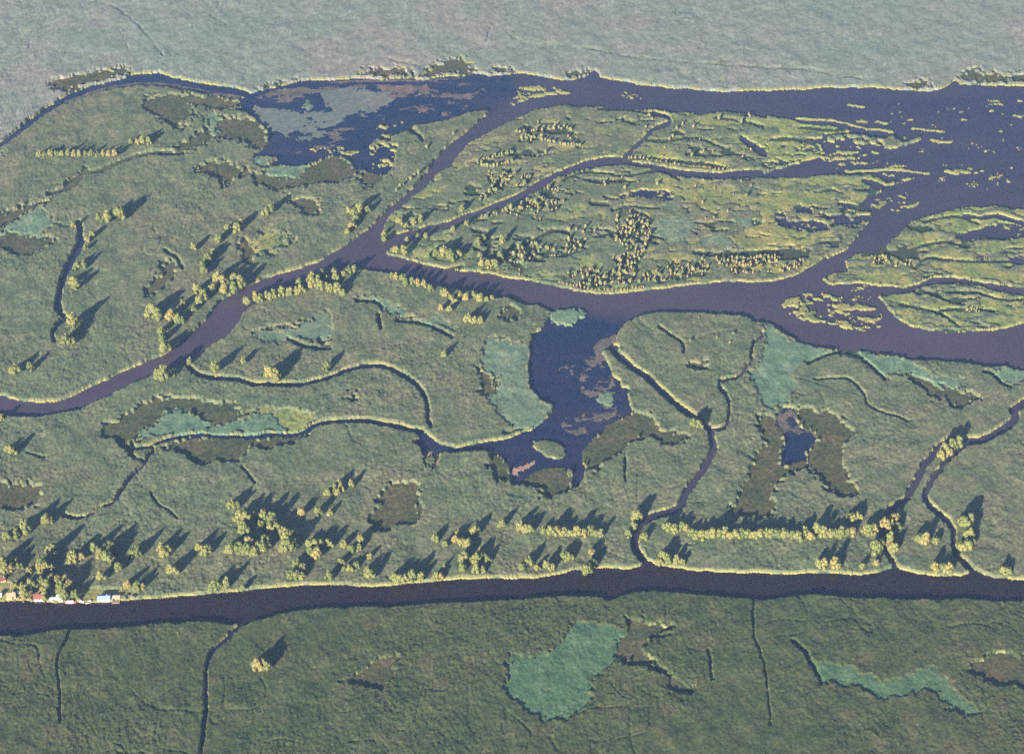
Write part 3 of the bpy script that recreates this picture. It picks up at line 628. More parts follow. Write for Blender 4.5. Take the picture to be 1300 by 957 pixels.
def ground_mat(name, c1, c2, c3, big=45.0, fine=2.4, rough=0.95, contrast=0.45):
    """plant cover: patches of three colours, with tuft-sized variation"""
    m, nt, b = new_mat(name)
    p = world_pos(nt)
    base = ramp(nt, noise_node(nt, 1 / big, 4, p), [(0.36, c1), (0.52, c2), (0.66, c3)])
    tuft = ramp(nt, noise_node(nt, 1 / fine, 3, p, 0.7), [(0.30, (1 - contrast,) * 3), (0.52, (1.0,) * 3), (0.74, (1 + contrast,) * 3)])
    col = mix(nt, base, tuft, 1.0, 'MULTIPLY')
    mid = ramp(nt, noise_node(nt, 1 / 7.5, 3, p, 0.65), [(0.32, (0.78, 0.80, 0.80)), (0.68, (1.22, 1.20, 1.18))])
    col = mix(nt, col, mid, 1.0, 'MULTIPLY')
    wide = ramp(nt, noise_node(nt, 1 / 260.0, 3, p), [(0.36, (0.90, 1.0, 0.94)), (0.64, (1.07, 1.0, 0.98))])
    nt.links.new(mix(nt, col, wide, 1.0, 'MULTIPLY'), b.inputs['Base Color'])
    b.inputs['Roughness'].default_value = rough
    return m


M_REED = ground_mat('reed', (0.084, 0.108, 0.060), (0.112, 0.124, 0.069), (0.136, 0.136, 0.080), 26)
M_REED_HAZED = ground_mat('hazed_reed', (0.160, 0.182, 0.150), (0.176, 0.186, 0.156), (0.192, 0.186, 0.162), 60, 2.4, 0.95, 0.3)  # whitening of the distant haze mixed into the reed colours
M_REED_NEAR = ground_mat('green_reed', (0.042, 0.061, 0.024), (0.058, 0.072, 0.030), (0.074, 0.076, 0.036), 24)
m, nt, b = new_mat('reed_culms')        # straw-coloured stems below, green leaves on top
p = world_pos(nt)
sx = nt.nodes.new('ShaderNodeSeparateXYZ'); nt.links.new(p, sx.inputs[0])
mr_ = nt.nodes.new('ShaderNodeMapRange'); mr_.inputs['From Min'].default_value = 0.4; mr_.inputs['From Max'].default_value = 2.1
nt.links.new(sx.outputs['Z'], mr_.inputs['Value'])
straw = ramp(nt, noise_node(nt, 0.35, 4, p, 0.7), [(0.3, (0.14, 0.145, 0.048)), (0.5, (0.220, 0.210, 0.070)), (0.7, (0.290, 0.260, 0.092))])
nt.links.new(mix(nt, straw, (0.115, 0.120, 0.062), mr_.outputs[0]), b.inputs['Base Color'])
b.inputs['Roughness'].default_value = 0.95
M_CULM = m
M_DITCH = ground_mat('swamp_plants_shade', (0.030, 0.048, 0.026), (0.038, 0.052, 0.026), (0.050, 0.052, 0.028))  # ditch plants; also drawn shade on the middle island and under scrub
M_TEAL = ground_mat('young_reed', (0.084, 0.132, 0.082), (0.112, 0.164, 0.106), (0.152, 0.192, 0.124), 14, 2.0, 0.9, 0.35)
M_TEAL_NEAR = ground_mat('green_young_reed', (0.050, 0.102, 0.052), (0.068, 0.122, 0.066), (0.085, 0.135, 0.070), 14, 2.0, 0.9, 0.35)
M_SEDGE = ground_mat('sedge', (0.050, 0.060, 0.026), (0.066, 0.068, 0.032), (0.092, 0.076, 0.042), 22, 3.5, 0.95, 0.5)
M_LOWG = ground_mat('meadow', (0.120, 0.155, 0.055), (0.205, 0.205, 0.070), (0.255, 0.225, 0.085), 28, 3.0, 0.95, 0.4)
M_FLOAT = ground_mat('floating_leaves', (0.082, 0.074, 0.066), (0.110, 0.092, 0.080), (0.160, 0.112, 0.092), 14, 3.0, 0.6, 0.5)
M_MAT = ground_mat('floating_mat', (0.098, 0.120, 0.105), (0.110, 0.130, 0.115), (0.125, 0.135, 0.120), 60, 5.0, 0.7, 0.15)
M_RED = ground_mat('red_water_plants', (0.30, 0.09, 0.05), (0.34, 0.11, 0.07), (0.30, 0.12, 0.07), 20, 2.0)
M_PINK = ground_mat('pink_water_plants', (0.30, 0.17, 0.13), (0.36, 0.2, 0.15), (0.3, 0.2, 0.13), 12, 2.0)

m, nt, b = new_mat('water')
at = nt.nodes.new('ShaderNodeAttribute'); at.attribute_name = 'clear'
p = world_pos(nt)
n1 = noise_node(nt, 1 / 70.0, 3, p)
mp = nt.nodes.new('ShaderNodeMapping'); mp.inputs['Scale'].default_value = (1 / 160.0, 1 / 38.0, 1.0); mp.inputs['Rotation'].default_value = (0, 0, -0.12)
nt.links.new(p, mp.inputs['Vector'])
streak = nt.nodes.new('ShaderNodeMapRange'); streak.inputs['From Min'].default_value = 0.3; streak.inputs['From Max'].default_value = 0.7
streak.inputs['To Min'].default_value = 0.55; streak.inputs['To Max'].default_value = 1.45
nt.links.new(noise_node(nt, 1.0, 5, mp.outputs[0], 0.62), streak.inputs['Value'])
cfac = nt.nodes.new('ShaderNodeMath'); cfac.operation = 'MULTIPLY'; cfac.use_clamp = True
nt.links.new(at.outputs['Fac'], cfac.inputs[0]); nt.links.new(streak.outputs[0], cfac.inputs[1])
silt = ramp(nt, n1, [(0.35, (0.046, 0.034, 0.050)), (0.65, (0.056, 0.042, 0.060))])
at2 = nt.nodes.new('ShaderNodeAttribute'); at2.attribute_name = 'canal'
silt = mix(nt, silt, (0.017, 0.0105, 0.013), at2.outputs['Fac'])
nt.links.new(mix(nt, silt, (0.009, 0.016, 0.045), cfac.outputs[0]), b.inputs['Base Color'])
b.inputs['Roughness'].default_value = 0.10
b.inputs['IOR'].default_value = 1.33
b.inputs['Specular IOR Level'].default_value = 0.5
bp = nt.nodes.new('ShaderNodeBump'); bp.inputs['Strength'].default_value = 0.12; bp.inputs['Distance'].default_value = 0.3
nt.links.new(noise_node(nt, 0.35, 2, p), bp.inputs['Height'])
nt.links.new(bp.outputs[0], b.inputs['Normal'])
M_WATER = m


def leaf_mat(name, c1, c2, c3):
    m, nt, b = new_mat(name)
    p = world_pos(nt)
    oi = nt.nodes.new('ShaderNodeObjectInfo')
    col = ramp(nt, noise_node(nt, 0.8, 3, p, 0.7), [(0.32, c1), (0.5, c2), (0.68, c3)])
    var = ramp(nt, oi.outputs['Random'], [(0.0, (0.58, 0.72, 0.62)), (0.5, (0.92, 0.98, 0.9)), (0.9, (1.12, 1.05, 0.95)), (1.0, (1.3, 1.02, 0.98))])
    nt.links.new(mix(nt, col, var, 1.0, 'MULTIPLY'), b.inputs['Base Color'])
    b.inputs['Roughness'].default_value = 0.8
    return m


M_LEAF = leaf_mat('willow_leaves', (0.105, 0.125, 0.042), (0.205, 0.205, 0.074), (0.300, 0.270, 0.105))
M_BUSH = leaf_mat('bush_leaves', (0.085, 0.100, 0.045), (0.165, 0.165, 0.075), (0.25, 0.23, 0.11))


def flat_mat(name, c, rough=0.7, var=0.15, scale=0.9):
    m, nt, b = new_mat(name)
    p = world_pos(nt)
    t = ramp(nt, noise_node(nt, scale, 4, p), [(0.3, (1 - var,) * 3), (0.7, (1 + var,) * 3)])
    nt.links.new(mix(nt, c, t, 1.0, 'MULTIPLY'), b.inputs['Base Color'])
    b.inputs['Roughness'].default_value = rough
    return m


M_BARK = flat_mat('bark', (0.09, 0.07, 0.05), 0.95, 0.3, 2.0)


# ------------------------------------------------------------------ object helpers
def tag(o, label=None, cat=None, group=None, kind=None):
    if label: o['label'] = label
    if cat: o['category'] = cat
    if group: o['group'] = group
    if kind: o['kind'] = kind
    return o


def link_mesh(name, me, mats, parent=None):
    o = bpy.data.objects.new(name, me)
    COL.objects.link(o)
    if not me.materials:
        for mm in (mats if isinstance(mats, (list, tuple)) else [mats]):
            me.materials.append(mm)
    if parent is not None:
        o.parent = parent
    return o


def np_mesh(name, co, quads, mat_idx=None):
    me = bpy.data.meshes.new(name)
    nq = len(quads)
    me.vertices.add(len(co))
    me.vertices.foreach_set('co', np.ascontiguousarray(co, np.float32).ravel())
    me.loops.add(nq * 4)
    me.loops.foreach_set('vertex_index', np.ascontiguousarray(quads, np.int32).ravel())
    me.polygons.add(nq)
    me.polygons.foreach_set('loop_start', np.arange(0, nq * 4, 4, dtype=np.int32))
    if mat_idx is not None:
        me.polygons.foreach_set('material_index', np.ascontiguousarray(mat_idx, np.int32))
    me.update(calc_edges=True)
    return me


# ------------------------------------------------------------------ heights of the plant cover
H_BASE = np.array([-0.4, 2.8, 1.7, 0.6, 0.9, 0.05, 0.05, 0.2, 3.3])
H_ROUGH = np.array([0.0, 0.70, 0.45, 0.30, 0.45, 0.02, 0.01, 0.15, 1.0])
nz = 0.80 * fbm(GX / 1.9, GY / 2.6, 91, 2) + 0.30 * fbm(GX / 8.0, GY / 8.0, 95, 2)
lanes = fbm((GX * 0.8 + GY * 0.45) / 70, (GY * 0.8 - GX * 0.45) / 9, 99, 2)
nz = nz + RNG.uniform(-0.38, 0.38, nz.shape)
far = np.clip((vv - 60) / 140.0, 0, 1)
track = np.abs(fbm(GX / 75, GY / 75, 83, 2)) < 0.011
track2 = np.abs(fbm(GX / 48, GY / 60, 87, 2)) < 0.012
lump = np.clip(0.62 + 0.55 * fbm(GX / 55, GY / 55, 71, 3), 0.25, 1.15) * (0.6 + 0.4 * far)
ZZ = H_BASE[cls] * (1 + 0.40 * fbm(GX / 18, GY / 22, 73, 3)) + H_ROUGH[cls] * nz * 1.2 * lump
ZZ = ZZ + np.where(cls == REED, 0.30 * lanes + 0.4 * fbm(GX / 40, GY / 40, 97, 2), 0)
ZZ = np.where((vv < 130) & (cls == DITCH) & (uu < 1320), 1.75 + 0.3 * nz, np.where(cls == REED, ZZ * (0.8 + 0.2 * far), ZZ))
ZZ = np.where((vv > 760) & (cls == DITCH), 0.9 + 0.3 * nz, ZZ)
ZZ = np.where((cls == REED) & (track | track2) & (fbm(GX / 120, GY / 120, 89, 2) > 0.30), ZZ * 0.82, ZZ)
on_isl = np.zeros((NV, NU), bool)
for p in ISLANDS:
    sl = box_of(p)
    on_isl[sl] |= inside(p, sl)
ZZ = np.where(on_isl & (cls == REED), ZZ * 0.72, np.where(on_isl & (cls == LOWG), ZZ + 0.35, ZZ))
ZZ = np.where((cls != WATER), np.maximum(ZZ, 0.03), ZZ)


def height_at(u, v):
    i = int(round((v - V0) / STEP)); j = int(round((u - U0) / STEP))
    i = min(max(i, 0), NV - 1); j = min(max(j, 0), NU - 1)
    return float(ZZ[i, j]), int(cls[i, j])


# ------------------------------------------------------------------ separate land masses (runs per row, joined with union-find)
land = ~np.isin(cls, [WATER, FLOAT, MAT])
comp = np.zeros((NV, NU), np.int32)
parent = [0]
def find(a):
    while parent[a] != a:
        parent[a] = parent[parent[a]]
        a = parent[a]
    return a
prev = []
for i in range(NV):
    row = land[i].astype(np.int8)
    d = np.diff(np.concatenate(([0], row, [0])))
    st, en = np.flatnonzero(d == 1), np.flatnonzero(d == -1)
    cur = []
    q = 0
    for a, e in zip(st, en):
        k = len(parent); parent.append(k)
        for (pa, pe, pk) in prev:
            if pa >= e: break
            if pe > a:
                r1, r2 = find(pk), find(k)
                if r1 != r2: parent[max(r1, r2)] = min(r1, r2)
        cur.append((a, e, k))
        comp[i, a:e] = k
    prev = cur
roots = np.array([find(k) for k in range(len(parent))])
comp = roots[comp]
comp[~land] = 0

csz = np.bincount(comp.ravel(), minlength=len(parent))
islet = (csz[comp] < 3500) & land
ZZ = np.where(islet & (ZZ > 0.1), ZZ * 0.42, ZZ)
PRI = np.array([0, 8, 7, 4, 5, 1, 2, 3, 8])
c4 = np.stack([cls[:-1, :-1], cls[:-1, 1:], cls[1:, 1:], cls[1:, :-1]])
best = np.argmax(PRI[c4], 0)
pick = lambda A: np.choose(best, [A[:-1, :-1], A[:-1, 1:], A[1:, 1:], A[1:, :-1]])
q_cls, q_pid, q_comp = pick(cls), pick(pid.astype(np.int32)), pick(comp)
lab_id = {}
pmap = np.zeros(len(patch_info), np.int32)
for k, inf in patch_info.items():
    if inf: pmap[k] = lab_id.setdefault(inf, len(lab_id) + 1)
id_lab = {v: k for k, v in lab_id.items()}
q_patch = pmap[q_pid]
q_patch[(q_cls == REED) | (q_cls == DITCH) | (q_cls == WATER)] = 0
loose = (q_patch == 0) & (q_cls != WATER)      # reeds, ditches: belong to their land mass

MASSES = [   # a pixel inside the mass, its name, its description
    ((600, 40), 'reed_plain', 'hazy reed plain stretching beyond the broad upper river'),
    ((200, 235), 'reed_marsh', 'wide reed marsh left of the river junction, below the thin curved creek'),
    ((560, 240), 'reed_island', 'northern island of reeds and willow rows between the two upper channels'),
    ((560, 320), 'reed_island', 'large middle island with dense willow scrub and a yellow eastern meadow'),
    ((1200, 335), 'reed_island', 'striped eastern reed island at the right edge, above its narrow side arm'),
    ((1150, 395), 'reed_island', 'leaf shaped striped reed island at the right edge below the side arm'),
    ((450, 425), 'reed_marsh', 'broad reed marsh around the middle lake, between the rivers and the canal'),
    ((860, 470), 'reed_marsh', 'rounded reed marsh east of the middle lake, wrapped by thin creeks'),
    ((600, 620), 'reed_marsh', 'reed marsh north of the canal with scattered willow clumps'),
    ((950, 700), 'reed_marsh', 'reed marsh around the dark pond, right of the middle lake'),
    ((1160, 640), 'reed_marsh', 'narrow reed strip between the two parallel right creeks'),
    ((1270, 600), 'reed_marsh', 'reed marsh at the right edge beside the winding creek'),
    ((500, 840), 'reed_marsh', 'reed marsh on the near side of the canal'),
    ((150, 840), 'reed_marsh', 'reed marsh in the lower left corner below the canal'),
    ((696, 569), 'reed_islet', 'oval reed islet in the south of the middle lake')]
mass_of = {}
for (pu, pv), nm, lb in MASSES:
    k = int(comp[int(round((pv - V0) / STEP)), int(round((pu - U0) / STEP))])
    if k and k not in mass_of:
        mass_of[k] = (nm, lb)

vid = np.arange(NV * NU).reshape(NV, NU)
Q = np.stack([vid[1:, :-1], vid[1:, 1:], vid[:-1, 1:], vid[:-1, :-1]], -1)
low4 = (H_BASE[c4] < 0.8).any(0) & (q_cls == REED)
wet4 = (c4 == WATER).any(0) & (q_cls == REED)
q_mat = np.where((q_cls == DITCH) & (vv[1:, 1:] > 130), 1, np.where((wet4 & (fbm(GX[1:, 1:] / 11, GY[1:, 1:] / 11, 53, 3) > -0.08)) | (low4 & (fbm(GX[1:, 1:] / 9, GY[1:, 1:] / 9, 51) > 0.3)), 2, 0)).astype(np.int32)
VCO = np.stack([GX.ravel(), GY.ravel(), ZZ.ravel()], 1)


def cut(name, mask, mats, mat_idx=None):
    qq = Q[mask]
    used, inv = np.unique(qq, return_inverse=True)
    me = np_mesh(name, VCO[used], inv.reshape(qq.shape), mat_idx)
    return link_mesh(name, me, mats)


ids, cnt = np.unique(q_comp[loose], return_counts=True)
small = []
for k, n in zip(ids, cnt):
    mk = loose & (q_comp == k)
    if k in mass_of or n > 30:
        nm, lb = mass_of.get(k, ('reed_marsh' if n > 4000 else 'reed_islet', None))
        mr = M_LOWG if n < 1500 and k not in mass_of else M_REED_HAZED if lb and 'hazy' in lb else M_REED_NEAR if lb and 'near side' in lb else M_REED
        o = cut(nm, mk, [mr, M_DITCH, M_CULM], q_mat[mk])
        tag(o, lb, None, None, 'structure')
        if n > 1500 and DEBUG:
            ii, jj = np.nonzero(mk)
            print('MASS', nm, n, 'center', int(U0 + STEP * jj.mean()), int(V0 + STEP * ii.mean()), 'box', int(U0 + STEP * jj.min()), int(V0 + STEP * ii.min()), int(U0 + STEP * jj.max()), int(V0 + STEP * ii.max()), lb, file=open('/tmp/mass.txt', 'a'))
    else:
        small.append(k)
mk = loose & np.isin(q_comp, small)
if mk.any():
    tag(cut('reed_islets', mk, [M_LOWG, M_DITCH, M_CULM], q_mat[mk]), 'tiny tufts of reed standing in the wide river water', 'reeds', None, 'stuff')
PATCH = {TEAL: ('pale_reed_bed', M_TEAL, 'reeds'), SEDGE: ('sedge_bed', M_SEDGE, 'sedge'), LOWG: ('low_meadow', M_LOWG, 'grass'), FLOAT: ('floating_leaves', M_FLOAT, 'water plants'),
         MAT: ('floating_mat', M_MAT, 'water plants'), DITCH: ('swamp_plants_shade', M_DITCH, 'plants')}
for k, (c, lb) in id_lab.items():
    mk = q_patch == k
    if mk.any():
        nm, mm, cat = PATCH[c]
        if 'below the canal' in lb and c == TEAL: mm = M_TEAL_NEAR
        if lb.startswith('red '): mm = M_RED
        if lb.startswith('pink '): mm = M_PINK
        tag(cut(nm, mk, mm), lb, cat, None, 'stuff')

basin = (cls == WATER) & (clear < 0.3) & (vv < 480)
clear = np.where(basin, np.maximum(clear, np.clip((uu - 560) / 740, 0, 1) * np.clip((420 - vv) / 200, 0, 1) * 0.34 + np.clip((330 - vv) / 900, 0, 0.2)), clear)  # far water made bluer for the haze over it, besides less silt
# ------------------------------------------------------------------ water sheet and the ground beyond the mapped marsh
ws_ = 4
ui, vi = np.arange(0, NU, ws_), np.arange(0, NV, ws_)
ui[-1], vi[-1] = NU - 1, NV - 1
cw = np.where(cls == WATER, clear, np.nan)
cl = np.zeros((len(vi), len(ui)), np.float32)
for a, i in enumerate(vi):
    for b_, j in enumerate(ui):
        blk = cw[max(0, i - 5):i + 6, max(0, j - 5):j + 6]
        w = ~np.isnan(blk)
        cl[a, b_] = blk[w].mean() if w.any() else 0
co = np.stack([GX[np.ix_(vi, ui)].ravel(), GY[np.ix_(vi, ui)].ravel(), np.zeros(len(vi) * len(ui))], 1)
wid = np.arange(len(vi) * len(ui)).reshape(len(vi), len(ui))
wq = np.stack([wid[1:, :-1], wid[1:, 1:], wid[:-1, 1:], wid[:-1, :-1]], -1).reshape(-1, 4)
me = np_mesh('water', co, wq)
me.attributes.new('clear', 'FLOAT', 'POINT').data.foreach_set('value', cl.ravel())
cv = np.clip((vv[np.ix_(vi, ui)] - 640) / 90.0, 0, 1)
me.attributes.new('canal', 'FLOAT', 'POINT').data.foreach_set('value', cv.astype(np.float32).ravel())
tag(link_mesh('water', me, M_WATER), 'silty brown and blue water of river arms, lakes and canal', None, None, 'structure')

# outer ground: a frame round the mapped marsh, reaching the horizon
B = 40000.0
ring_in = [(GX[0, 0], GY[0, 0]), (GX[0, -1], GY[0, -1]), (GX[-1, -1], GY[-1, -1]), (GX[-1, 0], GY[-1, 0])]
ring_out = [(-B, B), (B, B), (B, -B), (-B, -B)]
co = [(x, y, 2.9) for x, y in ring_in] + [(x, y, 2.9) for x, y in ring_out] + [(x, y, -1.0) for x, y in ring_in]
qd = [(0, 4, 5, 1), (1, 5, 6, 2), (2, 6, 7, 3), (3, 7, 4, 0)] + [(k, (k + 1) % 4, 8 + (k + 1) % 4, 8 + k) for k in range(4)]
tag(link_mesh('ground', np_mesh('ground', np.array(co), np.array(qd)), M_REED), 'reed covered delta plain all around the mapped marsh', None, None, 'structure')


# ------------------------------------------------------------------ trees
def bm_obj(name, bm, mats, parent=None):
    me = bpy.data.meshes.new(name)
    bm.to_mesh(me)
    bm.free()
    return link_mesh(name, me, mats, parent)


def rough_ball(bm, c, r, seed, sub=2, amp=0.22, flat=0.9):
    rnd = random.Random(seed)
    res = bmesh.ops.create_icosphere(bm, subdivisions=sub, radius=1.0)
    for v in res['verts']:
        k = r * (1 + amp * (rnd.random() * 2 - 1))
        v.co = Vector((c[0] + v.co.x * k, c[1] + v.co.y * k, c[2] + v.co.z * k * flat))
    return res['verts']


def tube(bm, p0, p1, r0, r1, n=7):
    p0, p1 = Vector(p0), Vector(p1)
    q = (p1 - p0).to_track_quat('Z', 'Y')
    rings = []
    for p_, r_ in ((p0, r0), (p1, r1)):
        rings.append([bm.verts.new(p_ + q @ Vector((r_ * math.cos(2 * math.pi * k / n), r_ * math.sin(2 * math.pi * k / n), 0))) for k in range(n)])
    for k in range(n):
        bm.faces.new((rings[0][k], rings[0][(k + 1) % n], rings[1][(k + 1) % n], rings[1][k]))
    bm.faces.new(rings[1])


def make_tree_meshes(seed, tall):
    """unit tree: crown radius about 1, height about 2.2 to 2.9; returns trunk mesh, crown mesh"""
    rnd = random.Random(seed)
    bm = bmesh.new()
    top = 1.0 * tall
    tube(bm, (0, 0, -0.1), (0.03, 0.02, 0.7 * tall), 0.11, 0.085)
    tube(bm, (0.03, 0.02, 0.7 * tall), (0.08, -0.04, 1.5 * tall), 0.085, 0.04)
    lobes = []
    nl = rnd.randint(8, 12)
    for k in range(nl):
        a = 2 * math.pi * (k + rnd.random() * 0.6) / nl * 1.9
        lev = k / nl
        rad = (0.75 - 0.5 * lev) * rnd.uniform(0.75, 1.2)
        c = Vector((math.cos(a) * rad, math.sin(a) * rad, tall * (0.75 + 1.05 * lev + rnd.uniform(-0.12, 0.12))))
        r = rnd.uniform(0.30, 0.50) * (1.1 - 0.25 * lev)
        lobes.append((c, r))
        if k % 2 == 0:
            tube(bm, (0.03, 0.02, tall * (0.4 + 0.6 * lev)), c, 0.05, 0.02, 5)
    lobes.append((Vector((0, 0, 1.1 * tall)), 0.55))
    me_t = bpy.data.meshes.new('trunk'); bm.to_mesh(me_t); bm.free(); me_t.materials.append(M_BARK)
    bm = bmesh.new()
    for k, (c, r) in enumerate(lobes):
        rough_ball(bm, c, r * 0.86, seed * 31 + k, 2, 0.22, 0.92)
        for q in range(int(150 * r / 0.4)):
            d = Vector((rnd.gauss(0, 1), rnd.gauss(0, 1), rnd.gauss(0.25, 1))).normalized()
            o = c + d * r * rnd.uniform(0.82, 1.25)
            t = d.orthogonal().normalized()
            t = Matrix.Rotation(rnd.uniform(0, 6.28), 3, d) @ t
            n_ = d.cross(t)
            sz = rnd.uniform(0.05, 0.11)
            tl = t * sz + d * sz * rnd.uniform(-0.6, 0.6)
            nl_ = n_ * sz * rnd.uniform(0.6, 1.0)
            bm.faces.new([bm.verts.new(o + w) for w in (tl, nl_, -tl, -nl_)])
    me_c = bpy.data.meshes.new('crown'); bm.to_mesh(me_c); bm.free(); me_c.materials.append(M_LEAF)
    return me_t, me_c


TREES = [make_tree_meshes(100 + k, (0.95, 1.1, 1.0, 1.2, 1.05, 0.9, 1.15, 1.0)[k]) for k in range(8)]
ORD = ['first', 'second', 'third', 'fourth', 'fifth', 'sixth', 'seventh', 'eighth', 'ninth', 'tenth', 'eleventh', 'twelfth', 'thirteenth', 'fourteenth', 'fifteenth', 'sixteenth', 'seventeenth',
       'eighteenth', 'nineteenth', 'twentieth', 'twenty-first', 'twenty-second', 'twenty-third', 'twenty-fourth', 'twenty-fifth', 'twenty-sixth', 'twenty-seventh', 'twenty-eighth', 'twenty-ninth', 'thirtieth']
n_tree = 0


def plant_tree(u, v, wpx, label, group, tall=1.0):
    global n_tree
    z, c = height_at(u, v)
    x, y = ground(u, v, max(0.3, z * 0.7))
    w = wpx * mpp(v)
    w *= random.uniform(0.85, 1.2)
    r = w * 0.5
    k = n_tree
    n_tree += 1
    rnd = random.Random(k * 7 + 3)
    root = bpy.data.objects.new('willow_tree' if wpx * TS > 37 else 'small_willow_tree', None)  # narrow ones are small willow trees of the same build
    root.empty_display_size = 2
    COL.objects.link(root)
    root.location = (float(x), float(y), 0.15)
    hz = max(1.12 * r, 3.0) * rnd.uniform(0.95, 1.2) * tall     # reeds hide the lowest metres
    root.rotation_euler = (0, 0, rnd.uniform(0, 6.28))
    root.scale = (r * 0.98, r * 0.98, (hz * 2.2 + 2.2) / 2.25)
    mt, mc = TREES[rnd.randrange(8)]
    link_mesh('trunk', mt, M_BARK, root)
    link_mesh('crown', mc, M_LEAF, root)
    tag(root, label, 'tree' if wpx * TS > 37 else 'shrub', group)


def cluster(c, r, phrase, pts, kind='sunlit willow'):
    px = [(T(c, r, [(p[0], p[1])])[0] + (p[2] / TS,)) for p in pts]
    px.sort()
    for k, (u, v, w) in enumerate(px):
        if len(px) == 1:
            lb = 'lone ' + kind + ' ' + phrase
        elif len(px) == 2:
            lb = ('left' if k == 0 else 'right') + ' of two ' + kind + 's ' + phrase
        elif k == len(px) - 1:
            lb = 'rightmost ' + kind + ' ' + phrase
        elif k == 0:
            lb = 'leftmost ' + kind + ' ' + phrase
        else:
            lb = kind + ', ' + ORD[k] + ' from left, ' + phrase
        plant_tree(u, v, w, lb, 'willows ' + phrase)


# upper left
cluster(0, 0, 'in the straight row near the upper left creek', [(198 + 29 * k, 782 + 3 * math.sin(k * 2.1), 30) for k in range(14)])
cluster(0, 0, 'in the small clump right of the straight row', [(655, 718, 26), (690, 727, 32), (715, 722, 32), (745, 722, 28)])
cluster(0, 1, 'in the trio at the head of the curved creek', [(500, 242, 38), (540, 240, 48), (600, 227, 52)])
cluster(0, 1, 'beside the head of the curved creek', [(370, 277, 27), (465, 318, 32)])
cluster(0, 1, 'on the right bank of the curved creek', [(430, 385, 30), (390, 480, 44), (422, 474, 38), (440, 345, 26)])
cluster(0, 1, 'below the curved creek bend', [(385, 578, 50), (368, 552, 40)])
cluster(0, 1, 'at the lower end of the curved creek', [(372, 768, 60), (382, 798, 44), (335, 855, 52), (365, 852, 40)])
cluster(0, 1, 'in the tree line left of the junction, upper part', [(1140, 288, 36), (1185, 288, 46), (1207, 268, 42), (1095, 343, 46), (970, 385, 42)])
cluster(0, 1, 'in the tree line left of the junction, lower part', [(1070, 402, 32), (1040, 448, 46), (1018, 476, 42), (1022, 502, 42)])
cluster(0, 1, 'in the big clump touching the left river', [(985, 602, 42), (1090, 548, 52), (1120, 562, 44), (1065, 592, 42), (1125, 602, 46), (1182, 548, 52), (1205, 575, 55), (1170, 602, 42)])
cluster(0, 1, 'on the slope between clump and left river', [(1025, 612, 42), (1000, 652, 42), (1030, 640, 32), (970, 692, 36), (918, 668, 36), (855, 732, 42), (890, 748, 42), (912, 747, 36)])
cluster(0, 1, 'in the bushy clump inland of the left river', [(770, 712, 62), (745, 716, 42), (792, 732, 44)])
cluster(0, 1, 'in the column reaching the left river', [(808, 800, 42), (815, 842, 42), (842, 812, 36), (820, 893, 46), (842, 888, 42)])
cluster(0, 1, 'on the south bank of the left river bend', [(1240, 662, 42), (1285, 647, 42)])
cluster(0, 2, 'below the left river end, far left', [(80, 133, 52), (62, 137, 34), (155, 118, 44)])
cluster(0, 2, 'standing on the north bank of the left river', [(830, 28, 50)])
cluster(0, 2, 'in the clump on the south bank, left river', [(788, 153, 42), (820, 163, 52), (852, 148, 42), (872, 138, 34)])
cluster(0, 2, 'at the mouth of the thin creek, left river', [(950, 83, 32)])
cluster(0, 2, 'above the thin winding creek, with long shadows', [(1080, 128, 48), (1220, 84, 42)])
cluster(0, 2, 'in the isolated clump at the left edge', [(65, 538, 52), (42, 524, 34), (84, 522, 34)])
cluster(0, 2, 'at the left edge on the river bank', [(10, 362, 32)])
cluster(0, 2, 'above the hamlet by the thin creek end', [(232, 882, 42), (258, 878, 38)])
# centre
cluster(1, 1, 'in the small group west of the junction', [(72, 207, 32), (97, 197, 32), (55, 212, 22)])
cluster(1, 1, 'in the grove just northwest of the junction', [(485, 197, 34), (510, 202, 32), (540, 192, 42), (582, 198, 38), (520, 242, 32), (500, 277, 42), (480, 304, 36), (542, 218, 32)])
cluster(1, 1, 'on the narrow point at the junction', [(735, 257, 32), (810, 262, 36), (770, 272, 26), (842, 247, 32), (1050, 192, 32), (660, 312, 26), (662, 347, 27)])
cluster(1, 1, 'along the south bank of the upper side channel', [(1005, 292, 24), (1073, 260, 22), (775, 352, 24), (720, 402, 36), (760, 410, 36), (830, 330, 26), (870, 325, 26)])
cluster(1, 1, 'in the bank row below the junction, left half', [(40, 647, 38), (80, 632, 42), (110, 622, 42), (150, 612, 42), (190, 607, 42), (225, 602, 42), (247, 602, 36), (235, 562, 30)])
cluster(1, 1, 'in the bank grove below the junction, right half', [(300, 547, 42), (330, 562, 46), (302, 572, 42), (346, 582, 42), (380, 542, 36), (420, 537, 42), (455, 514, 42), (482, 504, 42), (510, 498, 38), (392, 592, 42),
                                                             (430, 602, 46), (455, 610, 38), (370, 577, 32), (350, 518, 36), (410, 504, 36)])
cluster(1, 1, 'on the near bank right of the junction', [(720, 527, 32), (755, 542, 36), (800, 552, 36), (830, 562, 32), (860, 572, 32), (890, 592, 32), (770, 562, 27), (700, 525, 26)])
cluster(1, 1, 'in the bank thicket above the middle lake', [(945, 688, 36), (990, 692, 36), (1000, 642, 32), (970, 622, 32), (1040, 622, 36), (1070, 637, 36), (1110, 622, 32), (1140, 642, 36), (1175, 642, 32), (1200, 632, 27),
                                                       (1020, 650, 30), (955, 610, 30)])
cluster(1, 1, 'in the trio inland of the bank thicket', [(1080, 747, 38), (1110, 752, 32), (1142, 747, 36)])
cluster(1, 1, 'in the open reeds north of the winding ditch', [(960, 917, 32)])
cluster(1, 1, 'in the west grove of the middle island', [(880, 432, 36), (920, 422, 36), (960, 417, 42), (1000, 442, 42), (1030, 422, 42), (990, 412, 32)])
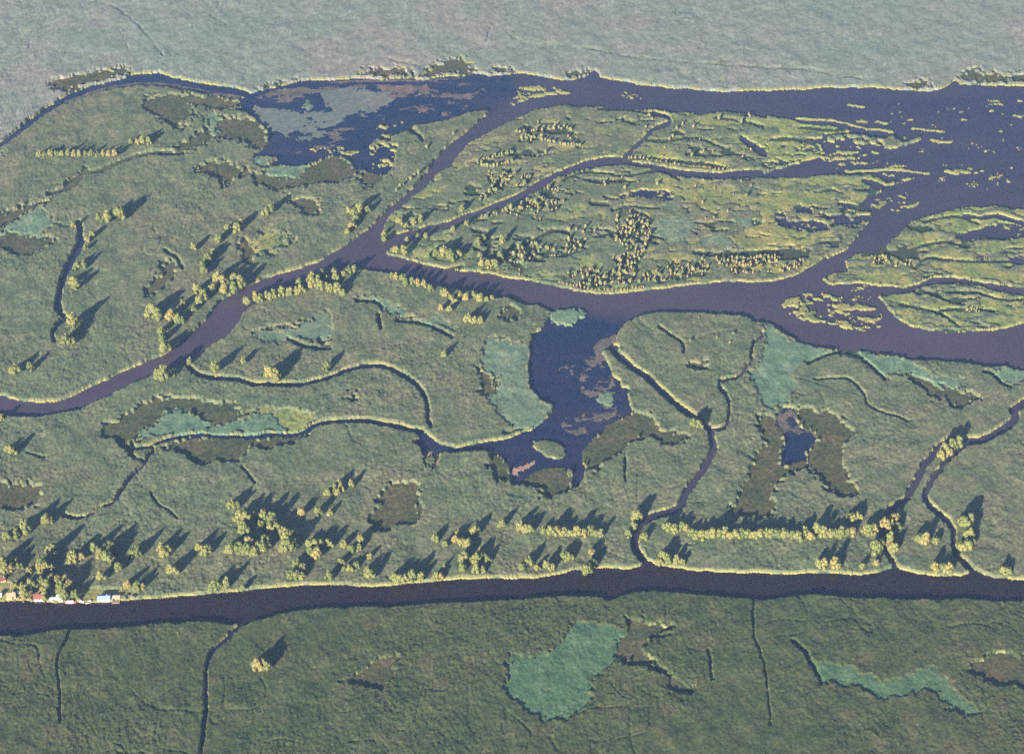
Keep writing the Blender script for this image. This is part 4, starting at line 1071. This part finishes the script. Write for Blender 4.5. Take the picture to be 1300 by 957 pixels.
cluster(1, 1, 'scattered in the west of the middle island', [(1130, 362, 42), (1155, 347, 32), (1140, 427, 32), (1180, 472, 32), (1220, 467, 32), (1150, 472, 32), (1240, 432, 32), (1250, 352, 27), (1205, 465, 28)])
cluster(1, 2, 'above the winding ditch, with a broad shadow', [(90, 163, 60), (122, 168, 44)])
cluster(1, 2, 'near the crest of the winding ditch', [(375, 118, 42)])
cluster(1, 2, 'in the bunch in the open central reeds', [(440, 702, 42), (410, 722, 42), (380, 748, 36), (452, 722, 32), (430, 738, 32), (497, 702, 30)])
cluster(1, 2, 'in the loose line above the canal woods', [(250, 842, 48), (330, 842, 48), (390, 842, 28)])
# canal woods
cluster(0, 2, 'at the west tip of the canal woods', [(1160, 807, 42), (1190, 807, 34)])
cluster(0, 2, 'in the western canal woods', [(1200, 872, 52), (1240, 882, 52), (1215, 922, 42), (1260, 912, 42), (1275, 862, 42)])
cluster(1, 3, 'in the slanting belt of the canal woods', [(60, 84, 52), (100, 104, 52), (130, 134, 52), (170, 164, 52), (45, 112, 42), (90, 132, 42), (150, 152, 42), (197, 162, 42), (75, 70, 40)])
cluster(1, 3, 'in the central clumps of the canal woods', [(50, 232, 60), (72, 212, 50), (10, 252, 60), (180, 232, 60), (207, 217, 50), (160, 232, 42)])
cluster(1, 3, 'in the eastern clumps of the canal woods', [(290, 212, 52), (320, 222, 52), (300, 252, 46), (350, 212, 38), (386, 217, 42), (325, 268, 46)])
cluster(1, 3, 'in the pocket below the canal woods', [(225, 312, 42), (256, 332, 46), (195, 368, 42), (226, 368, 42), (252, 368, 38), (385, 372, 46)])
cluster(1, 3, 'in the ring of small trees above the canal', [(460, 212, 32), (496, 237, 38), (536, 227, 42), (542, 197, 42), (590, 267, 27)])
cluster(1, 3, 'in the second small ring above the canal', [(445, 302, 36), (460, 337, 28), (490, 332, 36), (522, 317, 42)])
cluster(1, 3, 'leaning together close to the canal', [(578, 342, 42), (590, 372, 42), (606, 352, 34)])
cluster(1, 3, 'in the row right on the canal bank', [(715, 387, 48), (737, 392, 42), (763, 387, 42), (801, 382, 48), (846, 377, 38), (920, 377, 42), (942, 372, 38), (960, 327, 22)])
cluster(1, 3, 'in the upper grove left of the hedge', [(915, 187, 42), (966, 212, 38), (1030, 152, 34), (1020, 192, 46), (1050, 202, 46), (1076, 212, 38), (1110, 152, 42), (1127, 147, 34)])
cluster(1, 3, 'in the lower grove left of the hedge', [(1060, 282, 48), (1055, 332, 48), (1090, 297, 34), (1120, 292, 42), (1150, 272, 42), (1177, 287, 42), (1120, 337, 42), (1156, 337, 38), (1140, 252, 38)])
cluster(1, 3, 'between the upper grove and the short hedge', [(1250, 117, 42)])
cluster(1, 3, 'in the lone clump below the canal', [(30, 827, 50), (65, 812, 52), (77, 827, 42), (14, 812, 42), (48, 835, 36)])
# west of canal woods and hamlet
cluster(0, 3, 'in the tall clump above the hamlet', [(480, 243, 52), (510, 273, 60), (545, 293, 60), (540, 253, 52), (592, 248, 42), (560, 238, 48)])
cluster(0, 3, 'in the tight trio right of the tall clump', [(665, 262, 48), (690, 258, 48), (703, 242, 42)])
cluster(0, 3, 'below the tall clump', [(597, 332, 46), (510, 382, 40)])
cluster(0, 3, 'in the trio above the straight bank', [(820, 258, 48), (850, 243, 42), (810, 232, 42)])
cluster(0, 3, 'in the round clump left of the woods', [(1000, 232, 48), (1030, 247, 48), (1047, 242, 38)])
cluster(0, 3, 'in the clump midway to the canal', [(866, 353, 52), (845, 347, 38), (887, 337, 38)])
cluster(0, 3, 'in the long western row of the canal woods', [(1150, 242, 52), (1200, 242, 52), (1240, 252, 55), (1277, 252, 52), (1180, 232, 48), (1250, 217, 48), (1296, 232, 46), (1225, 150, 50)])
cluster(0, 3, 'on the canal bank below the woods', [(1135, 412, 52), (1118, 407, 38), (1215, 430, 36), (1070, 430, 42), (1100, 425, 36)])
cluster(0, 3, 'right of the pontoon on the canal bank', [(640, 417, 48), (692, 422, 48), (716, 422, 32)])
cluster(0, 3, 'in the back trees of the hamlet, left', [(80, 162, 52), (130, 142, 52), (40, 182, 52), (100, 322, 46), (60, 332, 50), (20, 312, 52), (30, 342, 42), (80, 302, 42), (150, 342, 28)])
cluster(0, 3, 'in the back trees of the hamlet, right', [(200, 332, 52), (232, 332, 55), (215, 312, 52), (262, 332, 42), (370, 282, 60), (392, 262, 52), (265, 252, 52), (410, 280, 44)])
cluster(0, 3, 'in the garden trees behind the red roof', [(210, 412, 46), (240, 427, 52), (222, 442, 42), (260, 392, 42)])
cluster(0, 3, 'in the garden trees behind the moored boats', [(300, 412, 52), (332, 402, 52), (350, 427, 52), (310, 442, 50), (333, 442, 46), (290, 392, 42)])
cluster(0, 3, 'beside the thatched hut', [(140, 442, 46), (166, 432, 46), (120, 432, 42), (75, 427, 38)])
cluster(0, 3, 'at the waterline of the hamlet', [(130, 472, 44), (231, 466, 40), (325, 476, 50), (381, 470, 52), (226, 490, 28)])
# right half
cluster(2, 3, 'in the short hedge left of the canal creek', [(80, 127, 38), (105, 137, 42), (131, 142, 38)])
cluster(2, 3, 'in the long hedge left of the canal creek', [(200, 147, 42), (235, 162, 48), (265, 152, 42), (300, 152, 42), (330, 157, 42), (365, 157, 42), (400, 157, 42), (430, 142, 42), (460, 157, 46), (482, 162, 34)])
cluster(2, 3, 'below the long hedge', [(300, 277, 42), (326, 277, 42), (346, 252, 28), (436, 257, 36)])
cluster(2, 3, 'on the canal bank below the short hedge', [(90, 327, 42), (121, 307, 42), (165, 332, 38), (210, 327, 38), (240, 327, 38)])
cluster(2, 3, 'reddish, leaning over the canal bank', [(446, 307, 42), (411, 352, 48)])
cluster(2, 3, 'beside the bend of the canal creek', [(660, 82, 48), (650, 132, 42), (620, 162, 38), (702, 172, 42)])
cluster(2, 3, 'in the clump between creek and long belt', [(800, 127, 38), (820, 132, 42), (851, 137, 46), (886, 122, 46), (906, 127, 38)])
cluster(2, 3, 'in the western part of the long tree belt', [(935, 152, 48), (960, 167, 48), (986, 172, 46)] + [(1012 + 29 * k, 166 + 6 * math.sin(k * 1.7), 46) for k in range(11)])
cluster(3, 3, 'in the eastern part of the long tree belt', [(30, 167, 44), (60, 162, 44), (100, 167, 46), (140, 167, 46), (170, 177, 46), (200, 152, 50), (230, 177, 46), (262, 147, 50), (290, 162, 46), (320, 162, 46), (350, 162, 44),
                                                       (380, 162, 42), (410, 157, 42), (436, 152, 38)])
cluster(2, 3, 'on the canal bank right of the creek mouth', [(790, 282, 48), (816, 292, 48), (775, 302, 38), (860, 292, 38), (890, 302, 34)])
cluster(3, 3, 'at the east end of the long tree belt', [(440, 87, 52), (466, 77, 42), (425, 77, 38)])
cluster(3, 3, 'left of the creek gap beyond the belt', [(520, 152, 52), (546, 142, 52), (505, 142, 42), (550, 237, 56), (576, 217, 48)])
cluster(3, 3, 'in the creek gap beyond the belt', [(640, 87, 48), (662, 77, 34), (600, 132, 52), (630, 112, 42), (625, 187, 52), (666, 127, 38), (650, 237, 46), (638, 228, 42)])
cluster(3, 3, 'between the two right creeks', [(770, 192, 42), (800, 197, 42), (856, 192, 38)])
cluster(3, 3, 'in the two pairs above the canal, right', [(270, 312, 48), (296, 317, 42), (346, 317, 48), (366, 322, 38)])
cluster(3, 3, 'in the clump on the rightmost creek bank', [(1000, 122, 60), (1022, 107, 52), (990, 107, 50), (1020, 177, 52), (985, 227, 60), (1012, 222, 52), (1037, 202, 46)])
cluster(3, 3, 'at the mouth of the rightmost creek', [(850, 337, 48), (886, 332, 48), (916, 342, 48)])
cluster(3, 3, 'on the canal bank at the right edge', [(1190, 347, 46), (1216, 347, 42)])
cluster(3, 3, 'small, on the bank below the long belt', [(560, 302, 34), (490, 322, 34)])
cluster(3, 2, 'on the wedge between the two creeks', [(900, 533, 52), (932, 513, 52), (966, 508, 46), (880, 562, 38), (920, 543, 42)])
cluster(2, 2, 'at the creek fork east of the lake', [(950, 407, 46), (972, 412, 42)])

# ------------------------------------------------------------------ willow scrub on the islands
BUSHES = []
for k in range(6):
    bm = bmesh.new()
    rnd = random.Random(900 + k)
    for q in range(4):
        rough_ball(bm, (rnd.uniform(-.4, .4), rnd.uniform(-.4, .4), 0.75 + rnd.uniform(-.1, .45)), rnd.uniform(.45, .7), 55 * k + q, 1, 0.3, 1.1)
    me = bpy.data.meshes.new('willow_bush'); bm.to_mesh(me); bm.free(); me.materials.append(M_BUSH)
    BUSHES.append(me)


def pts_in(pts, spacing, seed):
    rnd = random.Random(seed)
    xs, ys = [p[0] for p in pts], [p[1] for p in pts]
    out = []
    y = min(ys)
    while y < max(ys):
        x = min(xs)
        while x < max(xs):
            px_, py_ = x + rnd.uniform(-.9, .9) * spacing, y + rnd.uniform(-.9, .9) * spacing * .8
            ins = False
            for k in range(len(pts)):
                (x1, y1), (x2, y2) = pts[k], pts[(k + 1) % len(pts)]
                if (y1 > py_) != (y2 > py_) and px_ < x1 + (py_ - y1) * (x2 - x1) / (y2 - y1):
                    ins = not ins
            if ins:
                out.append((px_, py_))
            x += spacing
        y += spacing * .8
    return out


def row(pts, n, jit=0.8, seed=1):
    rnd = random.Random(seed)
    sp = smooth(pts, False, 8)
    return [(sp[int(k * (len(sp) - 1) / max(1, n - 1))][0] + rnd.uniform(-jit, jit), sp[int(k * (len(sp) - 1) / max(1, n - 1))][1] + rnd.uniform(-jit, jit)) for k in range(n)]


scrub = []   # (u, v, width in px, where)
def zone(c, r, poly_pts, spacing, w, where, seed, keep=1.0):
    rnd = random.Random(seed * 3 + 1)
    for (u, v) in pts_in(T(c, r, poly_pts), spacing, seed):
        x_, y_ = ground(np.array([u]), np.array([v]))
        if rnd.random() < keep and float(fbm(x_ / 16, y_ / 16, 300 + seed, 2)[0]) > -0.10:
            scrub.append((u, v, w * rnd.choice((0.4, 0.55, 0.7, 0.85, 1.0, 1.2, 1.5)), where))

for z_ in ZONES:
    zone(*z_)
for k, (c, r, pl, n, w, where) in enumerate((
        (1, 0, [(1130, 820), (1180, 800), (1250, 785), (1300, 770)], 14, 4.6, 'in the two bright rows of the northern island'), (1, 0, [(1150, 830), (1200, 840), (1260, 825), (1300, 810)], 14, 4.6, 'in the two bright rows of the northern island'),
        (2, 0, [(90, 690), (180, 705), (280, 725), (380, 740)], 22, 4.6, 'in the long bright rows of the northern island'), (2, 0, [(60, 665), (150, 660), (250, 650), (340, 655)], 18, 4.0, 'in the long bright rows of the northern island'),
        (1, 1, [(1140, 140), (1190, 95), (1230, 40), (1270, 10)], 18, 5.0, 'in the slanting rows at the neck of the northern island'), (1, 1, [(1170, 130), (1220, 90), (1280, 40), (1310, 10)], 18, 5.0, 'in the slanting rows at the neck of the northern island'),
        (1, 1, [(720, 95), (770, 50), (830, 10)], 8, 5.0, 'on the west bank of the upper channel'), (1, 1, [(1150, 235), (1220, 210), (1300, 180)], 14, 4.6, W1),
        (2, 0, [(580, 790), (720, 805), (900, 830), (1090, 855)], 26, 2.6, 'on the pale bank of the northern island'), (2, 1, [(280, 550), (400, 580), (560, 590), (700, 575)], 30, 3.0, 'in the bank scrub of the middle island'),
        (3, 1, [(1010, 692), (1040, 690), (1070, 695)], 7, 2.8, 'in the little row of the southern leaf shaped island'))):
    for (u, v) in row(T(c, r, pl), n, 1.0, 40 + k):
        scrub.append((u, v, w * random.uniform(0.8, 1.2), where))

sites = []
for (u, v, w, where) in scrub:
    z, c = height_at(u, v)
    if c == WATER or c == FLOAT:
        continue
    x, y = ground(u, v, max(0.2, z * 0.6))
    sites.append((w * mpp(v) * 0.5, w, float(x), float(y), where, z if c == REED else 0.0))
sites.sort(key=lambda s: -s[1])
big = sorted(sites[:300], key=lambda s: s[2])
groups = {}
for s_ in big:
    groups.setdefault(s_[4], []).append(s_)
for k, (r_, w, x, y, where, z) in enumerate(big):
    g = groups[where]
    i_ = g.index((r_, w, x, y, where, z))
    pre = 'small rounded sunlit willow bush ' if len(g) > 30 else ('willow bush, ' + ORD[i_] + ' from left, ' if len(g) > 1 else 'small lone willow bush ')
    o = link_mesh('willow_bush', BUSHES[k % 6], M_BUSH)
    o.location = (x, y, 0.1 + 0.35 * z)
    o.rotation_euler = (0, 0, random.uniform(0, 6.28))
    o.scale = (r_ * 0.95, r_ * 0.95, r_ * random.uniform(1.1, 1.6) + 0.5)
    tag(o, pre + where, 'bush', 'willow bushes ' + where)
bm = bmesh.new()
src = [[(v.co.copy(), v.index) for v in me.vertices] for me in BUSHES[:3]]
vv_, qq_ = [], []
for k, (r_, w, x, y, where, z) in enumerate(sites[300:]):
    me = BUSHES[k % 6]
    a = random.uniform(0, 6.28)
    ca, sa = math.cos(a) * r_ * 0.95, math.sin(a) * r_ * 0.95
    hz = r_ * random.uniform(1.2, 1.7) + 0.5
    base = len(vv_)
    for v in me.vertices:
        vv_.append((x + v.co.x * ca - v.co.y * sa, y + v.co.x * sa + v.co.y * ca, 0.1 + 0.35 * z + v.co.z * hz))
    for p_ in me.polygons:
        qq_.append([base + i for i in p_.vertices])
bm.free()
me = bpy.data.meshes.new('willow_scrub')
me.from_pydata(vv_, [], qq_)
tag(link_mesh('willow_scrub', me, M_BUSH), 'mass of small willow bushes covering the islands', 'bushes', None, 'stuff')


# ------------------------------------------------------------------ hamlet on the canal: houses, huts, boats
def box(bm, x0, x1, y0, y1, z0, z1):
    vs = [bm.verts.new(p_) for p_ in ((x0, y0, z0), (x1, y0, z0), (x1, y1, z0), (x0, y1, z0), (x0, y0, z1), (x1, y0, z1), (x1, y1, z1), (x0, y1, z1))]
    for f in ((3, 2, 1, 0), (4, 5, 6, 7), (0, 1, 5, 4), (1, 2, 6, 5), (2, 3, 7, 6), (3, 0, 4, 7)):
        bm.faces.new([vs[i] for i in f])


def part(name, parent, mat_, fn):
    bm = bmesh.new()
    fn(bm)
    return bm_obj(name, bm, mat_, parent)


def root_at(name, u, v, z, rot, label, cat, group=None):
    x, y = ground(u, v, z)
    o = bpy.data.objects.new(name, None)
    o.empty_display_size = 1
    COL.objects.link(o)
    o.location = (float(x), float(y), z)
    o.rotation_euler = (0, 0, rot)
    return tag(o, label, cat, group)


M_WHITE = flat_mat('white_paint', (0.62, 0.60, 0.56), 0.6, 0.06)
M_CREAM = flat_mat('cream_wall', (0.62, 0.52, 0.42), 0.8, 0.1)
M_REDROOF = flat_mat('red_roof', (0.17, 0.055, 0.05), 0.75, 0.25, 1.5)
M_BLUEROOF = flat_mat('blue_roof', (0.22, 0.30, 0.48), 0.5, 0.08)
M_GREYROOF = flat_mat('pale_sheet_roof', (0.55, 0.58, 0.64), 0.5, 0.1)
M_THATCH = flat_mat('thatch', (0.34, 0.20, 0.13), 0.95, 0.3, 1.2)
M_WOOD = flat_mat('weathered_wood', (0.30, 0.20, 0.15), 0.9, 0.3, 1.5)
M_RED = flat_mat('red_hull', (0.48, 0.07, 0.05), 0.4, 0.1)
M_DARK = flat_mat('dark_window', (0.03, 0.035, 0.045), 0.2, 0.1)


def house(u, v, L, D, hw, hr, rot, wall_m, roof_m, label, cat='house', name='house', gable_x=True, nwin=3):
    o = root_at(name, u, v, 0.9, rot, label, cat)
    part('wall', o, wall_m, lambda bm: box(bm, -L / 2, L / 2, -D / 2, D / 2, -1.0, hw))
    e = 0.45
    def roof(bm):
        t = 0.18
        if gable_x:
            prof = [(-D / 2 - e, hw - e * hr / (D / 2)), (0, hw + hr), (D / 2 + e, hw - e * hr / (D / 2))]
            P = [[(x_, y_, z_ + dz) for (y_, z_) in prof] for x_ in (-L / 2 - e, L / 2 + e) for dz in (0.03, 0.03 + t)]
        else:
            prof = [(-L / 2 - e, hw - e * hr / (L / 2)), (0, hw + hr), (L / 2 + e, hw - e * hr / (L / 2))]
            P = [[(x_, y_, z_ + dz) for (x_, z_) in prof] for y_ in (-D / 2 - e, D / 2 + e) for dz in (0.03, 0.03 + t)]
        V = [[bm.verts.new(p_) for p_ in rw] for rw in P]
        for a in (0, 1):
            bm.faces.new((V[0][a], V[0][a + 1], V[2][a + 1], V[2][a]))
            bm.faces.new((V[1][a], V[3][a], V[3][a + 1], V[1][a + 1]))
            bm.faces.new((V[0][a], V[1][a], V[1][a + 1], V[0][a + 1]))
            bm.faces.new((V[2][a], V[2][a + 1], V[3][a + 1], V[3][a]))
        for a in (0, 2):
            bm.faces.new((V[0][a], V[2][a], V[3][a], V[1][a]))
        bmesh.ops.recalc_face_normals(bm, faces=bm.faces)
    rf = part('roof', o, roof_m, roof)
    def gab(bm):
        h_ = hw + hr - 0.05
        for s_ in (-1, 1):
            if gable_x:
                tri = [(s_ * (L / 2 - 0.01), -D / 2, hw), (s_ * (L / 2 - 0.01), D / 2, hw), (s_ * (L / 2 - 0.01), 0, h_)]
            else:
                tri = [(-L / 2, s_ * (D / 2 - 0.01), hw), (L / 2, s_ * (D / 2 - 0.01), hw), (0, s_ * (D / 2 - 0.01), h_)]
            bm.faces.new([bm.verts.new(p_) for p_ in tri])
    part('gable', o, wall_m, gab)
    if hr > 1.2:
        part('chimney', rf, M_CREAM, lambda bm: box(bm, L * 0.22, L * 0.22 + 0.6, 0.3, 0.9, hw + 0.4 * hr, hw + hr + 0.7))
    dx = -L / 2 + L / (nwin + 1)
    part('door', o, M_WOOD, lambda bm: box(bm, dx - 0.45, dx + 0.45, -D / 2 - 0.05, -D / 2 + 0.05, 0, min(2.0, hw - 0.15)))
    for k in range(1, nwin):
        wx = -L / 2 + L * (k + 1) / (nwin + 1)
        f = part('window', o, M_WHITE, lambda bm: box(bm, wx - 0.55, wx + 0.55, -D / 2 - 0.04, -D / 2 + 0.04, 0.8, min(1.9, hw - 0.2)))
        part('pane', f, M_DARK, lambda bm: box(bm, wx - 0.45, wx + 0.45, -D / 2 - 0.07, -D / 2 - 0.045, 0.9, min(1.8, hw - 0.3)))
    return o


def boat(u, v, L, W, rot, hull_m, cabin_m, label, cabin=(0.0, 0.5), ch=1.3):
    o = root_at('moored_boat', u, v, 0.0, rot, label, 'boat', 'boats moored at the hamlet')
    st = [(-0.5, 0.72), (-0.3, 0.95), (0.0, 1.0), (0.25, 0.85), (0.42, 0.45), (0.5, 0.03)]
    def hull(bm):
        rows = []
        for (s_, w_) in st:
            x_ = s_ * L
            hb = W / 2 * w_
            sh = 0.75 + 0.35 * max(0, s_) ** 2 * 4
            rows.append([bm.verts.new(p_) for p_ in ((x_, -hb, sh), (x_, -hb * 0.75, -0.25), (x_, hb * 0.75, -0.25), (x_, hb, sh))])
        for a, b2 in zip(rows, rows[1:]):
            for k in range(3):
                bm.faces.new((a[k], a[k + 1], b2[k + 1], b2[k]))
        bm.faces.new(rows[0]); bm.faces.new(rows[-1])
        bmesh.ops.recalc_face_normals(bm, faces=bm.faces)
    h_ = part('hull', o, hull_m, hull)
    def deck(bm):
        top = [(s_ * L, W / 2 * w_ * 0.96) for (s_, w_) in st]
        vs = [bm.verts.new((x_, -y_, 0.62)) for (x_, y_) in top] + [bm.verts.new((x_, y_, 0.62)) for (x_, y_) in reversed(top)]
        bm.faces.new(vs)
    part('deck', o, M_WHITE if cabin_m is M_WHITE else M_WOOD, deck)
    c0, cl_ = cabin
    cb = part('cabin', o, cabin_m, lambda bm: box(bm, (c0 - cl_ / 2) * L, (c0 + cl_ / 2) * L, -W * 0.32, W * 0.32, 0.5, 0.62 + ch))
    part('cabin_roof', cb, M_WHITE, lambda bm: box(bm, (c0 - cl_ / 2) * L - 0.15, (c0 + cl_ / 2) * L + 0.15, -W * 0.36, W * 0.36, 0.64 + ch, 0.74 + ch))
    part('cabin_window', cb, M_DARK, lambda bm: box(bm, (c0 - cl_ / 2) * L + 0.3, (c0 + cl_ / 2) * L - 0.3, -W * 0.32 - 0.03, -W * 0.32 + 0.02, 0.62 + ch * 0.45, 0.62 + ch * 0.85))
    return o


house(51, 759.5, 8.6, 5.0, 2.5, 2.6, 0.02, M_WHITE, M_REDROOF, 'white house with dark red roof on the canal bank')
house(132.5, 760.0, 9.4, 5.2, 2.2, 1.3, 0.06, M_WHITE, M_BLUEROOF, 'long white house with pale blue sheet roof beside the pontoon')
house(76, 760.5, 5.0, 4.5, 2.3, 1.8, 0.1, M_WHITE, M_GREYROOF, 'small white cottage with pale gabled roof left of the red boat', gable_x=False, nwin=2)
house(67.5, 761, 4.4, 2.8, 1.8, 0.7, 0.0, M_CREAM, M_GREYROOF, 'low cream shed between the red roofed house and the cottage', 'shed', 'shed', nwin=2)
house(15, 757.5, 6.4, 4.6, 1.6, 3.2, 0.1, M_CREAM, M_THATCH, 'reddish thatched hut with steep roof at the far left', 'hut', 'thatched_hut', nwin=2)
house(26, 753.0, 4.2, 2.6, 1.9, 0.5, 0.15, M_CREAM, M_WHITE, 'little shed with flat white roof behind the thatched hut', 'shed', 'shed', nwin=2)
house(4, 737, 3.6, 3.0, 2.0, 1.5, 0.4, M_CREAM, M_REDROOF, 'tiny red roofed hut in the trees at the left edge', 'hut', 'hut', nwin=2)
house(0, 756, 3.2, 2.6, 2.0, 0.9, 0.0, M_WHITE, M_GREYROOF, 'small white shed cut by the left edge of the picture', 'shed', 'shed', nwin=2)
boat(90, 765.0, 9.2, 2.8, 0.03, M_RED, M_WHITE, 'red hulled boat with long white cabin in front of the cottage', (-0.05, 0.6), 1.3)
boat(103.5, 764.0, 4.4, 1.8, -0.35, M_WHITE, M_WHITE, 'small white motorboat right of the red hulled boat', (-0.1, 0.4), 0.7)
boat(113, 764.5, 6.0, 2.2, 0.28, M_WHITE, M_REDROOF, 'white boat with red cabin moored beside the blue roofed house', (0.08, 0.42), 1.0)
boat(164, 757.0, 7.2, 2.2, 0.3, M_WHITE, M_WHITE, 'slim white boat behind the pontoon near the reeds', (-0.2, 0.35), 0.9)
boat(18.5, 753.0, 3.6, 1.6, 0.1, M_WHITE, M_CREAM, 'tiny white boat pulled up beside the thatched hut', (-0.1, 0.3), 0.5).location.z = 1.0

# pontoon with a hut on the water
o = root_at('pontoon', 147.5, 762.5, 0.0, 0.05, 'square wooden pontoon with open roofed hut beside the blue roofed house', 'pontoon')
for k in range(11):
    part('plank', o, M_WOOD, lambda bm: box(bm, -3.0 + 0.55 * k, -3.0 + 0.55 * k + 0.5, -3.4, 3.4, 0.45, 0.55 + 0.03 * (k % 3)))
part('float', o, M_DARK, lambda bm: box(bm, -2.9, 2.9, -3.2, 3.2, -0.3, 0.43))
for sx in (-1, 1):
    for sy in (0.2, 3.0):
        part('post', o, M_WHITE, lambda bm: box(bm, sx * 2.6 - 0.08, sx * 2.6 + 0.08, sy - 0.08, sy + 0.08, 0.5, 2.8))
part('roof', o, M_CREAM, lambda bm: box(bm, -3.0, 3.0, -0.2, 3.4, 2.83, 3.0))
part('railing', o, M_WHITE, lambda bm: [box(bm, -2.9, 2.9, -3.35, -3.27, 1.3, 1.38), box(bm, -2.9, -2.82, -3.25, 3.2, 1.3, 1.38), box(bm, 2.82, 2.9, -3.25, 3.2, 1.3, 1.38)])
o = root_at('jetty', 156, 757.5, 0.0, 0.25, 'narrow plank jetty between the pontoon and the slim white boat', 'jetty')
for k in range(12):
    part('plank', o, M_WOOD, lambda bm: box(bm, -3.3 + 0.55 * k, -3.3 + 0.55 * k + 0.48, -0.8, 0.8, 0.7, 0.78 + 0.02 * (k % 2)))
for k in range(4):
    for sy in (-0.7, 0.7):
        part('pile', o, M_WOOD, lambda bm: box(bm, -3.1 + 2.05 * k - 0.1, -3.1 + 2.05 * k + 0.1, sy - 0.1, sy + 0.1, -1.0, 0.69))
o = root_at('jetty', 18.3, 761.5, 0.0, 0.1, 'short landing stage in front of the thatched hut', 'jetty')
for k in range(6):
    part('plank', o, M_WOOD, lambda bm: box(bm, -0.8, 0.8, -1.6 + 0.55 * k, -1.6 + 0.55 * k + 0.48, 0.7, 0.78 + 0.02 * (k % 2)))
for sx in (-0.6, 0.6):
    for sy in (-1.4, 1.4):
        part('pile', o, M_WOOD, lambda bm: box(bm, sx - 0.1, sx + 0.1, sy - 0.1, sy + 0.1, -1.0, 0.69))

for ju, jv, jl in ((47, 763, 'little landing stage below the red roofed house'), (72, 764, 'little landing stage below the small white cottage'), (127, 763, 'little landing stage below the blue roofed house'),
                   (30, 762.5, 'little landing stage right of the thatched hut')):
    o = root_at('jetty', ju, jv, 0.0, 0.05, jl, 'jetty')
    for k in range(7):
        part('plank', o, M_WOOD, lambda bm: box(bm, -0.7, 0.7, -1.9 + 0.55 * k, -1.9 + 0.55 * k + 0.48, 0.7, 0.78 + 0.02 * (k % 2)))
    for sx in (-0.55, 0.55):
        for sy in (-1.7, 1.6):
            part('pile', o, M_WOOD, lambda bm: box(bm, sx - 0.1, sx + 0.1, sy - 0.1, sy + 0.1, -1.0, 0.69))

# ------------------------------------------------------------------ haze: an even body of air round camera and marsh
bm = bmesh.new()
box(bm, -41000, 41000, -41000, 41000, -3.0, ALT + 40)
hz = bm_obj('haze', bm, [], None)
m = bpy.data.materials.new('haze_air'); m.use_nodes = True
nt = m.node_tree; nt.nodes.clear()
out = nt.nodes.new('ShaderNodeOutputMaterial')
pv = nt.nodes.new('ShaderNodeVolumePrincipled')
pv.inputs['Color'].default_value = (*HAZE_COLOR, 1)
pv.inputs['Density'].default_value = HAZE_DENSITY
pv.inputs['Anisotropy'].default_value = 0.0
nt.links.new(pv.outputs[0], out.inputs['Volume'])
hz.data.materials.append(m)
tag(hz, 'bluish haze of the morning air over the delta', 'haze', None, 'stuff')
